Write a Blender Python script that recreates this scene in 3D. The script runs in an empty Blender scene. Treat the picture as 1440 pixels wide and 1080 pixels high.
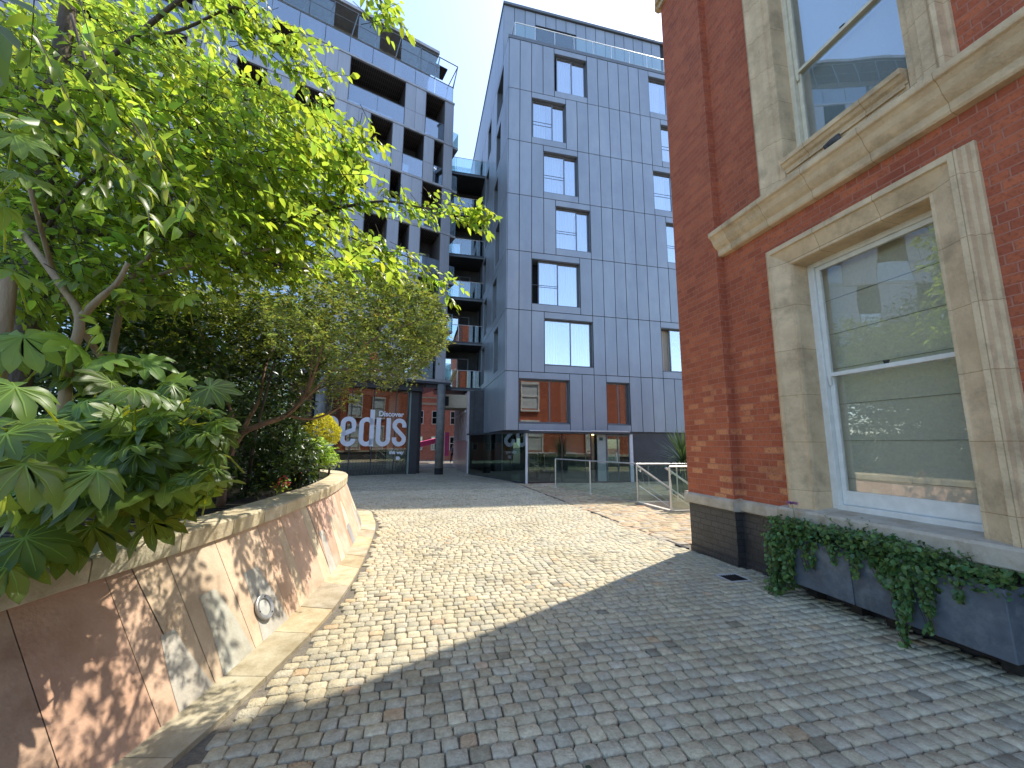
import bpy, bmesh, math, random
import numpy as np
from mathutils import Vector, Matrix
random.seed(7); rng = np.random.default_rng(7)
R_ = math.radians
scene = bpy.context.scene
COL = scene.collection

# ---------------------------------------------------------------- camera
F_PX, PITCH, ROLL, EYE = 558.62, R_(8.606), R_(-0.433), 1.6
cam_d = bpy.data.cameras.new("camera"); cam = bpy.data.objects.new("camera", cam_d); COL.objects.link(cam)
cam_d.sensor_fit = 'HORIZONTAL'; cam_d.sensor_width = 36.0; cam_d.lens = 36.0 * F_PX / 1440.0
cam_d.clip_start = 0.05; cam_d.clip_end = 2000
_c, _s = math.cos(PITCH), math.sin(PITCH)
Fv = Vector((0, _c, _s)); U0 = Vector((0, -_s, _c)); R0 = Vector((1, 0, 0))
Rv = R0 * math.cos(ROLL) - U0 * math.sin(ROLL); Uv = R0 * math.sin(ROLL) + U0 * math.cos(ROLL)
cam.matrix_world = Matrix(((Rv.x, Uv.x, -Fv.x, 0), (Rv.y, Uv.y, -Fv.y, 0), (Rv.z, Uv.z, -Fv.z, EYE), (0, 0, 0, 1)))
scene.camera = cam

# ---------------------------------------------------------------- light
SUN_AZ, SUN_EL = R_(46.9), R_(60.3)           # azimuth from +Y towards +X
w = bpy.data.worlds.new("World"); scene.world = w; w.use_nodes = True
nt = w.node_tree; bg = nt.nodes['Background']
sky = nt.nodes.new('ShaderNodeTexSky'); sky.sky_type = 'NISHITA'; sky.sun_disc = False
sky.sun_elevation = SUN_EL; sky.sun_rotation = SUN_AZ; sky.air_density = 1.0; sky.dust_density = 0.8; sky.ozone_density = 2.0
nt.links.new(sky.outputs[0], bg.inputs[0]); bg.inputs[1].default_value = 0.15
sun_d = bpy.data.lights.new("sun", 'SUN'); sun = bpy.data.objects.new("sun", sun_d); COL.objects.link(sun)
sun_d.energy = 2.1; sun_d.angle = R_(0.53); sun_d.color = (1.0, 0.93, 0.82)
sdir = Vector((math.sin(SUN_AZ) * math.cos(SUN_EL), math.cos(SUN_AZ) * math.cos(SUN_EL), math.sin(SUN_EL)))
sun.rotation_euler = sdir.to_track_quat('Z', 'Y').to_euler()
scene.view_settings.view_transform = 'Standard'; scene.view_settings.look = 'None'
scene.view_settings.exposure = 1.56; scene.view_settings.gamma = 1.0
scene.render.engine = 'CYCLES'
cy = scene.cycles
cy.max_bounces = 10; cy.diffuse_bounces = 4; cy.glossy_bounces = 5; cy.transmission_bounces = 6; cy.transparent_max_bounces = 24
cy.use_denoising = True
cy.caustics_reflective = False; cy.caustics_refractive = False; cy.sample_clamp_indirect = 6

# ---------------------------------------------------------------- frames of reference
SLOPE = 0.006
def gz(y): return -SLOPE * y
GA = R_(13.07)                                   # street grid is turned 13 degrees
gw = Vector((math.cos(GA), math.sin(GA), 0)); gu = Vector((-math.sin(GA), math.cos(GA), 0))
P0 = Vector((2.88, 6.64, 0))                     # foot of the brick pier
def G(a, b, z=0): return P0 + gw * a + gu * b + Vector((0, 0, z))
def toG(p):
    d = Vector((p[0], p[1], 0)) - P0
    return d.dot(gw), d.dot(gu)
def at(px, py, Y):                               # a point seen at (px, py) of the 1440 photo, Y metres ahead
    d = Fv * F_PX + Rv * (px - 720) - Uv * (py - 540)
    return Vector((0, 0, EYE)) + d * (Y / d.y)

# ---------------------------------------------------------------- object helpers
def thing(name, label, cat, loc=(0, 0, 0), rotz=0, group=None):
    o = bpy.data.objects.new(name, None); COL.objects.link(o); o.empty_display_size = 0.3
    o.location = loc; o.rotation_euler = (0, 0, rotz); o['label'] = label; o['category'] = cat
    if group: o['group'] = group
    return o
def tag(o, label, cat, group=None):
    o['label'] = label; o['category'] = cat
    if group: o['group'] = group
    return o
class MB:
    def __init__(s): s.v = []; s.f = []; s.c = []
    def face(s, pts, col=None):
        n = len(s.v); s.v += [tuple(p) for p in pts]; s.f.append(tuple(range(n, n + len(pts)))); s.c.append(col); return s
    def box(s, x0, x1, y0, y1, z0, z1, col=None):
        n = len(s.v)
        s.v += [(x0, y0, z0), (x1, y0, z0), (x1, y1, z0), (x0, y1, z0), (x0, y0, z1), (x1, y0, z1), (x1, y1, z1), (x0, y1, z1)]
        for f in ((0, 3, 2, 1), (4, 5, 6, 7), (0, 1, 5, 4), (1, 2, 6, 5), (2, 3, 7, 6), (3, 0, 4, 7)):
            s.f.append(tuple(n + i for i in f)); s.c.append(col)
        return s
    def hexa(s, b, t, col=None):                 # bottom and top quads
        n = len(s.v); s.v += [tuple(p) for p in b] + [tuple(p) for p in t]
        for f in ((0, 3, 2, 1), (4, 5, 6, 7), (0, 1, 5, 4), (1, 2, 6, 5), (2, 3, 7, 6), (3, 0, 4, 7)):
            s.f.append(tuple(n + i for i in f)); s.c.append(col)
        return s
    def tube(s, pts, rad, n=8, col=None, cap=True):
        pts = [Vector(p) for p in pts]
        if not hasattr(rad, '__len__'): rad = [rad] * len(pts)
        base = len(s.v); side = None
        for i, p in enumerate(pts):
            d = (pts[min(i + 1, len(pts) - 1)] - pts[max(i - 1, 0)]).normalized()
            if side is None:
                side = d.cross(Vector((0, 0, 1)))
                if side.length < 0.01: side = d.cross(Vector((1, 0, 0)))
            side = (side - d * side.dot(d)).normalized(); up = d.cross(side)
            for k in range(n):
                a = 2 * math.pi * k / n
                s.v.append(tuple(p + (side * math.cos(a) + up * math.sin(a)) * rad[i]))
        for i in range(len(pts) - 1):
            for k in range(n):
                a, b = base + i * n + k, base + i * n + (k + 1) % n
                s.f.append((a, b, b + n, a + n)); s.c.append(col)
        if cap:
            s.f.append(tuple(base + k for k in range(n))[::-1]); s.c.append(col)
            e = base + (len(pts) - 1) * n
            s.f.append(tuple(e + k for k in range(n))); s.c.append(col)
        return s
    def build(s, name, mat, parent=None, smooth=False, bevel=0):
        me = bpy.data.meshes.new(name); me.from_pydata(s.v, [], s.f)
        if any(c is not None for c in s.c):
            a = me.color_attributes.new('Col', 'FLOAT_COLOR', 'CORNER')
            buf = []
            for f, c in zip(s.f, s.c):
                c = c if c is not None else (1, 1, 1)
                buf += [c[0], c[1], c[2], 1.0] * len(f)
            a.data.foreach_set('color', buf)
        me.materials.append(mat)
        if smooth: me.polygons.foreach_set('use_smooth', [True] * len(me.polygons))
        o = bpy.data.objects.new(name, me); COL.objects.link(o)
        if parent: o.parent = parent
        if bevel:
            m = o.modifiers.new('bevel', 'BEVEL'); m.width = bevel; m.segments = 2; m.limit_method = 'ANGLE'; m.angle_limit = R_(40)
        return o
def np_mesh(name, V, faces, cols, mat, parent=None, smooth=False):
    """V (n,3); faces list of (k,m) index arrays; cols (n,3) per vertex"""
    me = bpy.data.meshes.new(name)
    me.vertices.add(len(V)); me.vertices.foreach_set('co', np.asarray(V, dtype=np.float32).ravel())
    nl = sum(f.size for f in faces); nf = sum(len(f) for f in faces)
    me.loops.add(nl); me.polygons.add(nf)
    me.loops.foreach_set('vertex_index', np.concatenate([f.ravel() for f in faces]).astype(np.int32))
    tot = np.concatenate([np.full(len(f), f.shape[1]) for f in faces]).astype(np.int32)
    st = np.concatenate([[0], np.cumsum(tot)[:-1]]).astype(np.int32)
    me.polygons.foreach_set('loop_start', st); me.polygons.foreach_set('loop_total', tot)
    me.update(calc_edges=True); me.validate()
    if cols is not None:
        a = me.color_attributes.new('Col', 'FLOAT_COLOR', 'POINT')
        a.data.foreach_set('color', np.concatenate([cols, np.ones((len(cols), 1))], 1).astype(np.float32).ravel())
    if smooth: me.polygons.foreach_set('use_smooth', [True] * len(me.polygons))
    me.materials.append(mat)
    o = bpy.data.objects.new(name, me); COL.objects.link(o)
    if parent: o.parent = parent
    return o
def spline(pts, n=8):
    P = [Vector(p) for p in pts]; P = [P[0] * 2 - P[1]] + P + [P[-1] * 2 - P[-2]]; out = []
    for i in range(1, len(P) - 2):
        for k in range(n):
            t = k / n; a, b, c, d = P[i - 1], P[i], P[i + 1], P[i + 2]
            out.append(0.5 * ((2 * b) + (c - a) * t + (2 * a - 5 * b + 4 * c - d) * t * t + (3 * b - a - 3 * c + d) * t ** 3))
    out.append(P[-2]); return out

# ---------------------------------------------------------------- materials
def new_mat(name):
    m = bpy.data.materials.new(name); m.use_nodes = True
    return m, m.node_tree, m.node_tree.nodes['Principled BSDF']
def N(nt, t, **kw):
    n = nt.nodes.new(t)
    for k, v in kw.items():
        if k.startswith('i_'): n.inputs[k[2:].replace('_', ' ')].default_value = v
        else: setattr(n, k, v)
    return n
def mixc(nt, a, b, fac, mode='MIX'):
    n = nt.nodes.new('ShaderNodeMix'); n.data_type = 'RGBA'; n.blend_type = mode
    for sock, val in ((n.inputs[0], fac), (n.inputs[6], a), (n.inputs[7], b)):
        if hasattr(val, 'links'): nt.links.new(val, sock)
        elif isinstance(val, (int, float)): sock.default_value = val
        else: sock.default_value = (*val, 1)
    return n.outputs[2]
def ramp(nt, src, p0, p1):
    n = nt.nodes.new('ShaderNodeMapRange'); n.inputs[1].default_value = p0; n.inputs[2].default_value = p1
    nt.links.new(src, n.inputs[0]); return n.outputs[0]
def surf(name, c1, c2, scale=6, rough=0.7, bump=0.0, bscale=None, attr=False, metal=0.0, lo=0.35, hi=0.65, spec=0.5, dirt=None, dscale=1.2, stretch=None, dlo=.5, dhi=.75, blocks=None, patch=None, warp=0.0):
    """a two-tone weathered surface; attr multiplies by the mesh colour; dirt is a third tone in large soft patches"""
    m, nt, b = new_mat(name)
    tc = N(nt, 'ShaderNodeTexCoord'); vec = tc.outputs['Object']
    if stretch:
        mp = N(nt, 'ShaderNodeMapping'); mp.inputs['Scale'].default_value = stretch; nt.links.new(vec, mp.inputs[0]); vec = mp.outputs[0]
    n1 = N(nt, 'ShaderNodeTexNoise', i_Scale=scale, i_Detail=6.0, i_Roughness=0.62); nt.links.new(vec, n1.inputs['Vector'])
    c = mixc(nt, c1, c2, ramp(nt, n1.outputs[0], lo, hi))
    if dirt:
        n2 = N(nt, 'ShaderNodeTexNoise', i_Scale=dscale, i_Detail=8.0, i_Roughness=0.7); nt.links.new(vec, n2.inputs['Vector'])
        c = mixc(nt, c, dirt, ramp(nt, n2.outputs[0], dlo, dhi))
    if attr:
        a = N(nt, 'ShaderNodeVertexColor', layer_name='Col'); c = mixc(nt, c, a.outputs[0], 1.0, 'MULTIPLY')
    if patch:                                        # wide wear and stain patches, (scale, dark factor)
        n5 = N(nt, 'ShaderNodeTexNoise', i_Scale=patch[0], i_Detail=7.0, i_Roughness=0.65); nt.links.new(tc.outputs['Object'], n5.inputs['Vector'])
        c = mixc(nt, c, patch[1], ramp(nt, n5.outputs[0], .46, .72), 'MULTIPLY')
    if blocks:                                       # masonry joints (width, height)
        sp = N(nt, 'ShaderNodeSeparateXYZ'); nt.links.new(tc.outputs['Object'], sp.inputs[0])
        cb = N(nt, 'ShaderNodeCombineXYZ'); nt.links.new(sp.outputs[1], cb.inputs[0]); nt.links.new(sp.outputs[2], cb.inputs[1])
        bk_ = N(nt, 'ShaderNodeTexBrick', offset=0.0, i_Scale=1.0, i_Mortar_Size=.004, i_Mortar_Smooth=.3, i_Brick_Width=blocks[0], i_Row_Height=blocks[1])
        bk_.inputs['Color1'].default_value = (.88, .87, .85, 1); bk_.inputs['Color2'].default_value = (1, 1, 1, 1); bk_.inputs['Mortar'].default_value = (.6, .55, .47, 1)
        nt.links.new(cb.outputs[0], bk_.inputs['Vector']); c = mixc(nt, c, bk_.outputs[0], 1.0, 'MULTIPLY')
    nt.links.new(c, b.inputs['Base Color'])
    if warp:                                         # sheets are never quite flat
        n6 = N(nt, 'ShaderNodeTexNoise', i_Scale=1.1, i_Detail=2.0); nt.links.new(tc.outputs['Object'], n6.inputs['Vector'])
        bw = N(nt, 'ShaderNodeBump', i_Strength=warp, i_Distance=0.05); nt.links.new(n6.outputs[0], bw.inputs['Height']); nt.links.new(bw.outputs[0], b.inputs['Normal'])
    b.inputs['Roughness'].default_value = rough; b.inputs['Metallic'].default_value = metal; b.inputs['Specular IOR Level'].default_value = spec
    if bump:
        n3 = N(nt, 'ShaderNodeTexNoise', i_Scale=bscale or scale * 6, i_Detail=5.0); nt.links.new(vec, n3.inputs['Vector'])
        bp = N(nt, 'ShaderNodeBump', i_Strength=bump, i_Distance=0.02); nt.links.new(n3.outputs[0], bp.inputs['Height']); nt.links.new(bp.outputs[0], b.inputs['Normal'])
    return m
def brick(name, c1, c2, mortar, row=0.084, width=0.235, rough=0.85, odd=None, oddz=(0, 0), msize=0.007, streak=None):
    m, nt, b = new_mat(name)
    tc = N(nt, 'ShaderNodeTexCoord'); sp = N(nt, 'ShaderNodeSeparateXYZ'); nt.links.new(tc.outputs['Object'], sp.inputs[0])
    ad = N(nt, 'ShaderNodeMath', operation='ADD'); nt.links.new(sp.outputs[0], ad.inputs[0]); nt.links.new(sp.outputs[1], ad.inputs[1])
    cb = N(nt, 'ShaderNodeCombineXYZ'); nt.links.new(ad.outputs[0], cb.inputs[0]); nt.links.new(sp.outputs[2], cb.inputs[1])
    # slight waviness so that courses are not ruler straight
    nz = N(nt, 'ShaderNodeTexNoise', i_Scale=3.0, i_Detail=3.0); nt.links.new(tc.outputs['Object'], nz.inputs['Vector'])
    va = N(nt, 'ShaderNodeVectorMath', operation='MULTIPLY_ADD'); nt.links.new(nz.outputs[1], va.inputs[0]); va.inputs[1].default_value = (0.02, 0.012, 0); nt.links.new(cb.outputs[0], va.inputs[2])
    br = N(nt, 'ShaderNodeTexBrick', offset=0.5, squash=0.5, squash_frequency=4, i_Scale=1.0, i_Mortar_Size=msize, i_Mortar_Smooth=0.25, i_Bias=0.0, i_Brick_Width=width, i_Row_Height=row)
    br.inputs['Color1'].default_value = (0, 0, 0, 1); br.inputs['Color2'].default_value = (1, 1, 1, 1); br.inputs['Mortar'].default_value = (0.5, 0.5, 0.5, 1)
    nt.links.new(va.outputs[0], br.inputs['Vector'])
    c = mixc(nt, c1, c2, br.outputs[0])
    if odd:
        zr = ramp(nt, sp.outputs[2], oddz[1], oddz[0])
        th = N(nt, 'ShaderNodeMath', operation='SUBTRACT'); nt.links.new(br.outputs[0], th.inputs[0]); th.inputs[1].default_value = 0.76
        mu = N(nt, 'ShaderNodeMath', operation='MULTIPLY'); nt.links.new(th.outputs[0], mu.inputs[0]); mu.inputs[1].default_value = 12.0; mu.use_clamp = True
        m2 = N(nt, 'ShaderNodeMath', operation='MULTIPLY'); nt.links.new(mu.outputs[0], m2.inputs[0]); nt.links.new(zr, m2.inputs[1])
        c = mixc(nt, c, odd, m2.outputs[0])
    n2 = N(nt, 'ShaderNodeTexNoise', i_Scale=1.3, i_Detail=8.0, i_Roughness=0.7); nt.links.new(tc.outputs['Object'], n2.inputs['Vector'])
    c = mixc(nt, c, streak or tuple(x * 0.55 for x in c1), ramp(nt, n2.outputs[0], 0.48, 0.8))
    n4 = N(nt, 'ShaderNodeTexNoise', i_Scale=45.0, i_Detail=4.0); nt.links.new(tc.outputs['Object'], n4.inputs['Vector'])
    c = mixc(nt, c, tuple(x * 0.6 for x in c1), ramp(nt, n4.outputs[0], 0.5, 0.8))
    c = mixc(nt, c, mortar, br.outputs[1])
    nt.links.new(c, b.inputs['Base Color']); b.inputs['Roughness'].default_value = rough
    inv = N(nt, 'ShaderNodeMath', operation='MULTIPLY_ADD'); nt.links.new(br.outputs[1], inv.inputs[0]); inv.inputs[1].default_value = -1.0; nt.links.new(n4.outputs[0], inv.inputs[2])
    bp = N(nt, 'ShaderNodeBump', i_Strength=0.9, i_Distance=0.009); nt.links.new(inv.outputs[0], bp.inputs['Height']); nt.links.new(bp.outputs[0], b.inputs['Normal'])
    return m
def glass(name, tint, base=0.06, rough=0.0, gcol=(1, 1, 1), wav=0.0):
    m, nt, b = new_mat(name); nt.nodes.remove(b)
    out = nt.nodes['Material Output']
    tr = N(nt, 'ShaderNodeBsdfTransparent'); tr.inputs[0].default_value = (*tint, 1)
    gl = N(nt, 'ShaderNodeBsdfGlossy'); gl.inputs['Roughness'].default_value = rough; gl.inputs['Color'].default_value = (*gcol, 1)
    lw = N(nt, 'ShaderNodeLayerWeight', i_Blend=0.5)
    pw = N(nt, 'ShaderNodeMath', operation='POWER'); nt.links.new(lw.outputs['Facing'], pw.inputs[0]); pw.inputs[1].default_value = 4.0
    ma = N(nt, 'ShaderNodeMath', operation='MULTIPLY_ADD'); nt.links.new(pw.outputs[0], ma.inputs[0]); ma.inputs[1].default_value = 1 - base; ma.inputs[2].default_value = base
    if wav:
        tc = N(nt, 'ShaderNodeTexCoord'); nz = N(nt, 'ShaderNodeTexNoise', i_Scale=1.6, i_Detail=1.0); nt.links.new(tc.outputs['Object'], nz.inputs['Vector'])
        bp = N(nt, 'ShaderNodeBump', i_Strength=wav, i_Distance=0.02); nt.links.new(nz.outputs[0], bp.inputs['Height']); nt.links.new(bp.outputs[0], gl.inputs['Normal'])
    mx = N(nt, 'ShaderNodeMixShader'); nt.links.new(ma.outputs[0], mx.inputs[0]); nt.links.new(tr.outputs[0], mx.inputs[1]); nt.links.new(gl.outputs[0], mx.inputs[2])
    nt.links.new(mx.outputs[0], out.inputs[0]); return m
def leafm(name, refl, trans, tfac=0.45, rough=0.4, vein=False):
    m, nt, b = new_mat(name); out = nt.nodes['Material Output']
    a = N(nt, 'ShaderNodeVertexColor', layer_name='Col')
    nt.links.new(mixc(nt, refl, a.outputs[0], 1.0, 'MULTIPLY'), b.inputs['Base Color'])
    b.inputs['Roughness'].default_value = rough; b.inputs['Specular IOR Level'].default_value = 0.5
    t = N(nt, 'ShaderNodeBsdfTranslucent'); nt.links.new(mixc(nt, trans, a.outputs[0], 1.0, 'MULTIPLY'), t.inputs[0])
    mx = N(nt, 'ShaderNodeMixShader'); mx.inputs[0].default_value = tfac
    nt.links.new(b.outputs[0], mx.inputs[1]); nt.links.new(t.outputs[0], mx.inputs[2]); nt.links.new(mx.outputs[0], out.inputs[0])
    return m

M = {}
M['sett'] = surf('granite_setts', (1, 1, .95), (.72, .70, .64), 26, .8, .7, 80, attr=True, patch=(.9, (.78, .76, .70)), dirt=(.62, .60, .54), dscale=5, dlo=.55, dhi=.8)
M['joint'] = surf('sett_joint_grit', (.24, .21, .165), (.13, .115, .09), 40, .95, .4, 120)
M['paver'] = surf('buff_pavers', (1, .98, .95), (.7, .66, .6), 9, .8, .3, 60, attr=True, patch=(.8, (.72, .70, .66)))
M['sandslab'] = surf('sandstone_slabs', (1, 1, 1), (.78, .74, .7), 3.5, .85, .25, 50, attr=True, dirt=(.5, .42, .36), dscale=2.2, dlo=.55, dhi=.85)
M['coping'] = surf('coping_sandstone', (1, 1, 1), (.72, .68, .6), 5, .85, .35, 40, attr=True, dirt=(.42, .38, .3), dscale=3.0, dlo=.52, dhi=.8)
M['soil'] = surf('bed_soil', (.03, .022, .015), (.015, .011, .008), 20, 1, .6, 60)
M['brick'] = brick('red_pressed_brick', (.38, .092, .042), (.54, .15, .062), (.43, .17, .11), odd=(.66, .29, .13), oddz=(.9, 3.4))
M['brick_black'] = brick('black_painted_brick', (.06, .056, .054), (.085, .078, .074), (.034, .033, .033), rough=.5, streak=(.02, .02, .02))
M['brick_far'] = brick('far_red_brick', (.60, .16, .095), (.70, .22, .13), (.5, .33, .25))
M['stone'] = surf('weathered_limestone', (.76, .58, .365), (.60, .44, .27), 4.0, .88, .45, 55, dirt=(.26, .19, .12), dscale=2.6, dlo=.50, dhi=.82, blocks=(.62, .55))
M['stone_grey'] = surf('worn_ledge_stone', (.56, .5, .4), (.42, .36, .28), 5, .85, .3, 40, dirt=(.3, .2, .1), dscale=4.0, dlo=.52, dhi=.8)
M['white'] = surf('white_window_paint', (.78, .78, .74), (.68, .68, .63), 9, .35, .03, 30)
M['cream'] = surf('cream_window_paint', (.74, .68, .52), (.62, .56, .42), 9, .4, .03, 30)
M['blind'] = surf('grey_green_blind', (.74, .71, .56), (.66, .63, .50), 30, .9, .1, 200)
M['blindseam'] = surf('blind_seam', (.30, .30, .25), (.26, .26, .22), 30, .9)
M['netblind'] = surf('pale_sheer_blind', (.62, .66, .66), (.55, .6, .6), 30, .9)
M['zinc'] = surf('grey_zinc_panels', (1, 1, 1), (.86, .87, .9), 1.2, .42, 0, 8, warp=.25, patch=(.35, (.86, .87, .88)), attr=True, metal=.25, dirt=(.8, .82, .86), dscale=.7, stretch=(1, 1, .35))
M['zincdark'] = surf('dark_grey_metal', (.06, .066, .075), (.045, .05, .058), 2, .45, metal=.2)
M['zincframe'] = surf('grey_frame_metal', (.15, .17, .19), (.12, .135, .15), 2, .4, metal=.2)
M['meshpanel'] = surf('ribbed_grey_panels', (1, 1, 1), (.8, .8, .82), 26, .5, .15, 90, attr=True, metal=.2, stretch=(1, 1, .02), dirt=(.75, .75, .8), dscale=3)
M['slabedge'] = surf('pale_slab_edge', (.42, .42, .43), (.3, .3, .31), 5, .5, metal=.2)
M['black'] = surf('shadow_gap', (.012, .013, .015), (.008, .009, .01), 5, .8)
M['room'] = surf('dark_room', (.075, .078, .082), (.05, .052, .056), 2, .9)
M['roomlit'] = surf('pale_room_wall', (.5, .48, .44), (.42, .4, .37), 2, .9)
M['curtain'] = surf('white_curtains', (.8, .82, .84), (.7, .72, .75), 8, .9, stretch=(6, 6, .2))
M['curtaingrey'] = surf('beige_curtains', (.62, .6, .5), (.5, .48, .4), 8, .9, stretch=(6, 6, .2))
M['pane'] = glass('window_pane', (.88, .92, .94), .48, wav=.05)
M['panesash'] = glass('old_sash_pane', (.95, .96, .95), .12, wav=.10)
M['paneup'] = glass('upper_sash_pane', (.9, .94, .95), .22, wav=.06)
M['panedark'] = glass('shopfront_glass', (.66, .72, .70), .15, gcol=(.9, .95, .95))
M['paneteal'] = glass('tinted_teal_glass', (.30, .40, .38), .20, gcol=(.85, .95, .95))
M['balglass'] = glass('balustrade_glass', (.72, .84, .84), .22)
M['balfrost'] = glass('blue_grey_balustrade_glass', (.5, .56, .6), .32)
M['clear'] = glass('clear_guard_glass', (.84, .93, .9), .12)
M['steel'] = surf('brushed_steel', (.78, .78, .76), (.66, .66, .64), 20, .38, metal=.75)
M['whitemetal'] = surf('white_painted_metal', (.72, .73, .75), (.62, .63, .66), 6, .35)
M['vinyl'] = surf('frosted_white_vinyl', (.88, .89, .93), (.82, .84, .9), 6, .5)
M['vinylfaint'] = glass('pale_vinyl_film', (.55, .6, .6), .16)
M['lead'] = surf('lead_grey_trough', (.125, .148, .175), (.07, .085, .105), 3, .55, .2, 12, dirt=(.21, .24, .255), dscale=4, dlo=.48, dhi=.72, patch=(2.2, (.55, .55, .56)))
M['iron'] = surf('cast_iron', (.05, .048, .045), (.03, .028, .027), 30, .5, .2, 80, metal=.4)
M['bark'] = surf('grey_bark', (.13, .10, .075), (.06, .046, .035), 8, .9, .8, 40, stretch=(1, 1, .3))
M['barkpale'] = surf('pale_smooth_bark', (.36, .27, .17), (.22, .16, .1), 8, .8, .4, 40, stretch=(1, 1, .3))
M['bark_red'] = surf('reddish_stem_bark', (.23, .13, .075), (.12, .07, .04), 10, .8, .5, 40, stretch=(1, 1, .3))
M['twig'] = surf('dark_twigs', (.06, .045, .03), (.035, .027, .02), 10, .9)
M['leaf_cherry'] = leafm('cherry_leaves', (.13, .21, .035), (.52, .68, .06), .58, .36)
M['leaf_shrub'] = leafm('olive_leaves', (.095, .125, .035), (.32, .38, .05), .40, .40)
M['leaf_dark'] = leafm('dark_evergreen_leaves', (.03, .055, .015), (.09, .15, .015), .3, .32)
M['leaf_fatsia'] = leafm('fatsia_leaves', (.095, .18, .035), (.46, .62, .07), .42, .42)
M['leaf_ivy'] = leafm('ivy_leaves', (.09, .17, .05), (.22, .36, .06), .3, .4)
M['leaf_gold'] = leafm('golden_clipped_leaves', (.46, .43, .04), (.85, .78, .05), .45, .5)
M['leaf_lime'] = leafm('lime_green_leaves', (.2, .32, .05), (.55, .75, .08), .45, .45)
M['leaf_spike'] = leafm('sword_leaves', (.10, .15, .06), (.2, .3, .08), .25, .35)
M['leaf_grey'] = leafm('silver_leaves', (.3, .34, .28), (.3, .35, .25), .3, .7)
M['petal_red'] = leafm('red_petals', (.55, .06, .04), (.5, .08, .05), .3, .5)
M['petal_pink'] = leafm('mauve_petals', (.55, .28, .5), (.5, .28, .45), .35, .5)
M['pink'] = surf('pink_canvas', (.85, .10, .30), (.75, .08, .25), 5, .7)
M['skin'] = surf('skin', (.45, .28, .2), (.42, .26, .18), 8, .6)
M['cloth_dark'] = surf('dark_trousers', (.02, .022, .03), (.015, .016, .02), 20, .9)
M['cloth_grey'] = surf('grey_blue_top', (.12, .15, .18), (.09, .12, .15), 20, .9)
M['hair'] = surf('dark_hair', (.02, .015, .012), (.012, .01, .008), 30, .5)
M['render_beige'] = surf('beige_render', (.5, .42, .3), (.42, .35, .25), 3, .9)
M['slate'] = surf('slate_roof', (.07, .075, .085), (.05, .053, .06), 6, .7)
# ================================================================ SETTING: ground, road, pavement
def struct(o): o['kind'] = 'structure'; return o
def kcol(c, v=.12, hue=.03):
    k = 1 + random.uniform(-v, v)
    return tuple(max(0.003, x * k * (1 + random.uniform(-hue, hue))) for x in c)
BASE = spline([(-1.95, -4, 0), (-1.97, -1.5, 0), (-1.97, .6, 0), (-1.97, 2.0, 0), (-1.98, 3.0, 0), (-2.08, 4.2, 0), (-2.27, 5.4, 0), (-2.47, 6.4, 0), (-2.93, 8.1, 0), (-3.36, 9.15, 0), (-4.0, 10.05, 0), (-5.2, 10.75, 0), (-7, 11.1, 0), (-13, 11.2, 0)], 10)
TOPL = spline([(-2.42, -4, 0), (-2.42, -1.5, 0), (-2.42, .6, 0), (-2.42, 2.0, 0), (-2.43, 3.0, 0), (-2.50, 4.25, 0), (-2.68, 5.5, 0), (-2.86, 6.5, 0), (-3.36, 8.25, 0), (-3.80, 9.2, 0), (-4.38, 9.85, 0), (-5.4, 10.35, 0), (-7.1, 10.65, 0), (-13, 10.75, 0)], 10)
KERB = spline([(-1.70, -4, 0), (-1.70, -1.5, 0), (-1.70, .6, 0), (-1.72, 2.0, 0), (-1.69, 3.0, 0), (-1.74, 4.15, 0), (-1.93, 5.25, 0), (-2.17, 6.3, 0), (-2.62, 8.0, 0), (-3.04, 9.15, 0), (-3.65, 10.35, 0), (-5.0, 11.1, 0), (-7, 11.45, 0), (-13, 11.55, 0)], 10)
ky = np.array([p.y for p in KERB]); kx = np.array([p.x for p in KERB])
def kerb_x(y): return np.interp(y, ky, kx)

# stairwell down to the basement: the hole in the ground lies at grid w 2.05..6, u 3.55..4.85
SW0, SW1, SU0, SU1 = 2.10, 6.2, 3.52, 4.90
def ground_quad(mb, a0, a1, b0, b1, dz, na=1, nb=1):
    for i in range(na):
        for j in range(nb):
            q = []
            for (s, t) in ((i, j), (i + 1, j), (i + 1, j + 1), (i, j + 1)):
                p = G(a0 + (a1 - a0) * s / na, b0 + (b1 - b0) * t / nb); q.append((p.x, p.y, gz(p.y) + dz))
            mb.face(q)
g = MB()
ground_quad(g, -400, SW0, -400, 500, -.022); ground_quad(g, SW1, 400, -400, 500, -.022)
ground_quad(g, SW0, SW1, -400, SU0, -.022); ground_quad(g, SW0, SW1, SU1, 500, -.022)
struct(g.build('ground', M['joint']))

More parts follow.
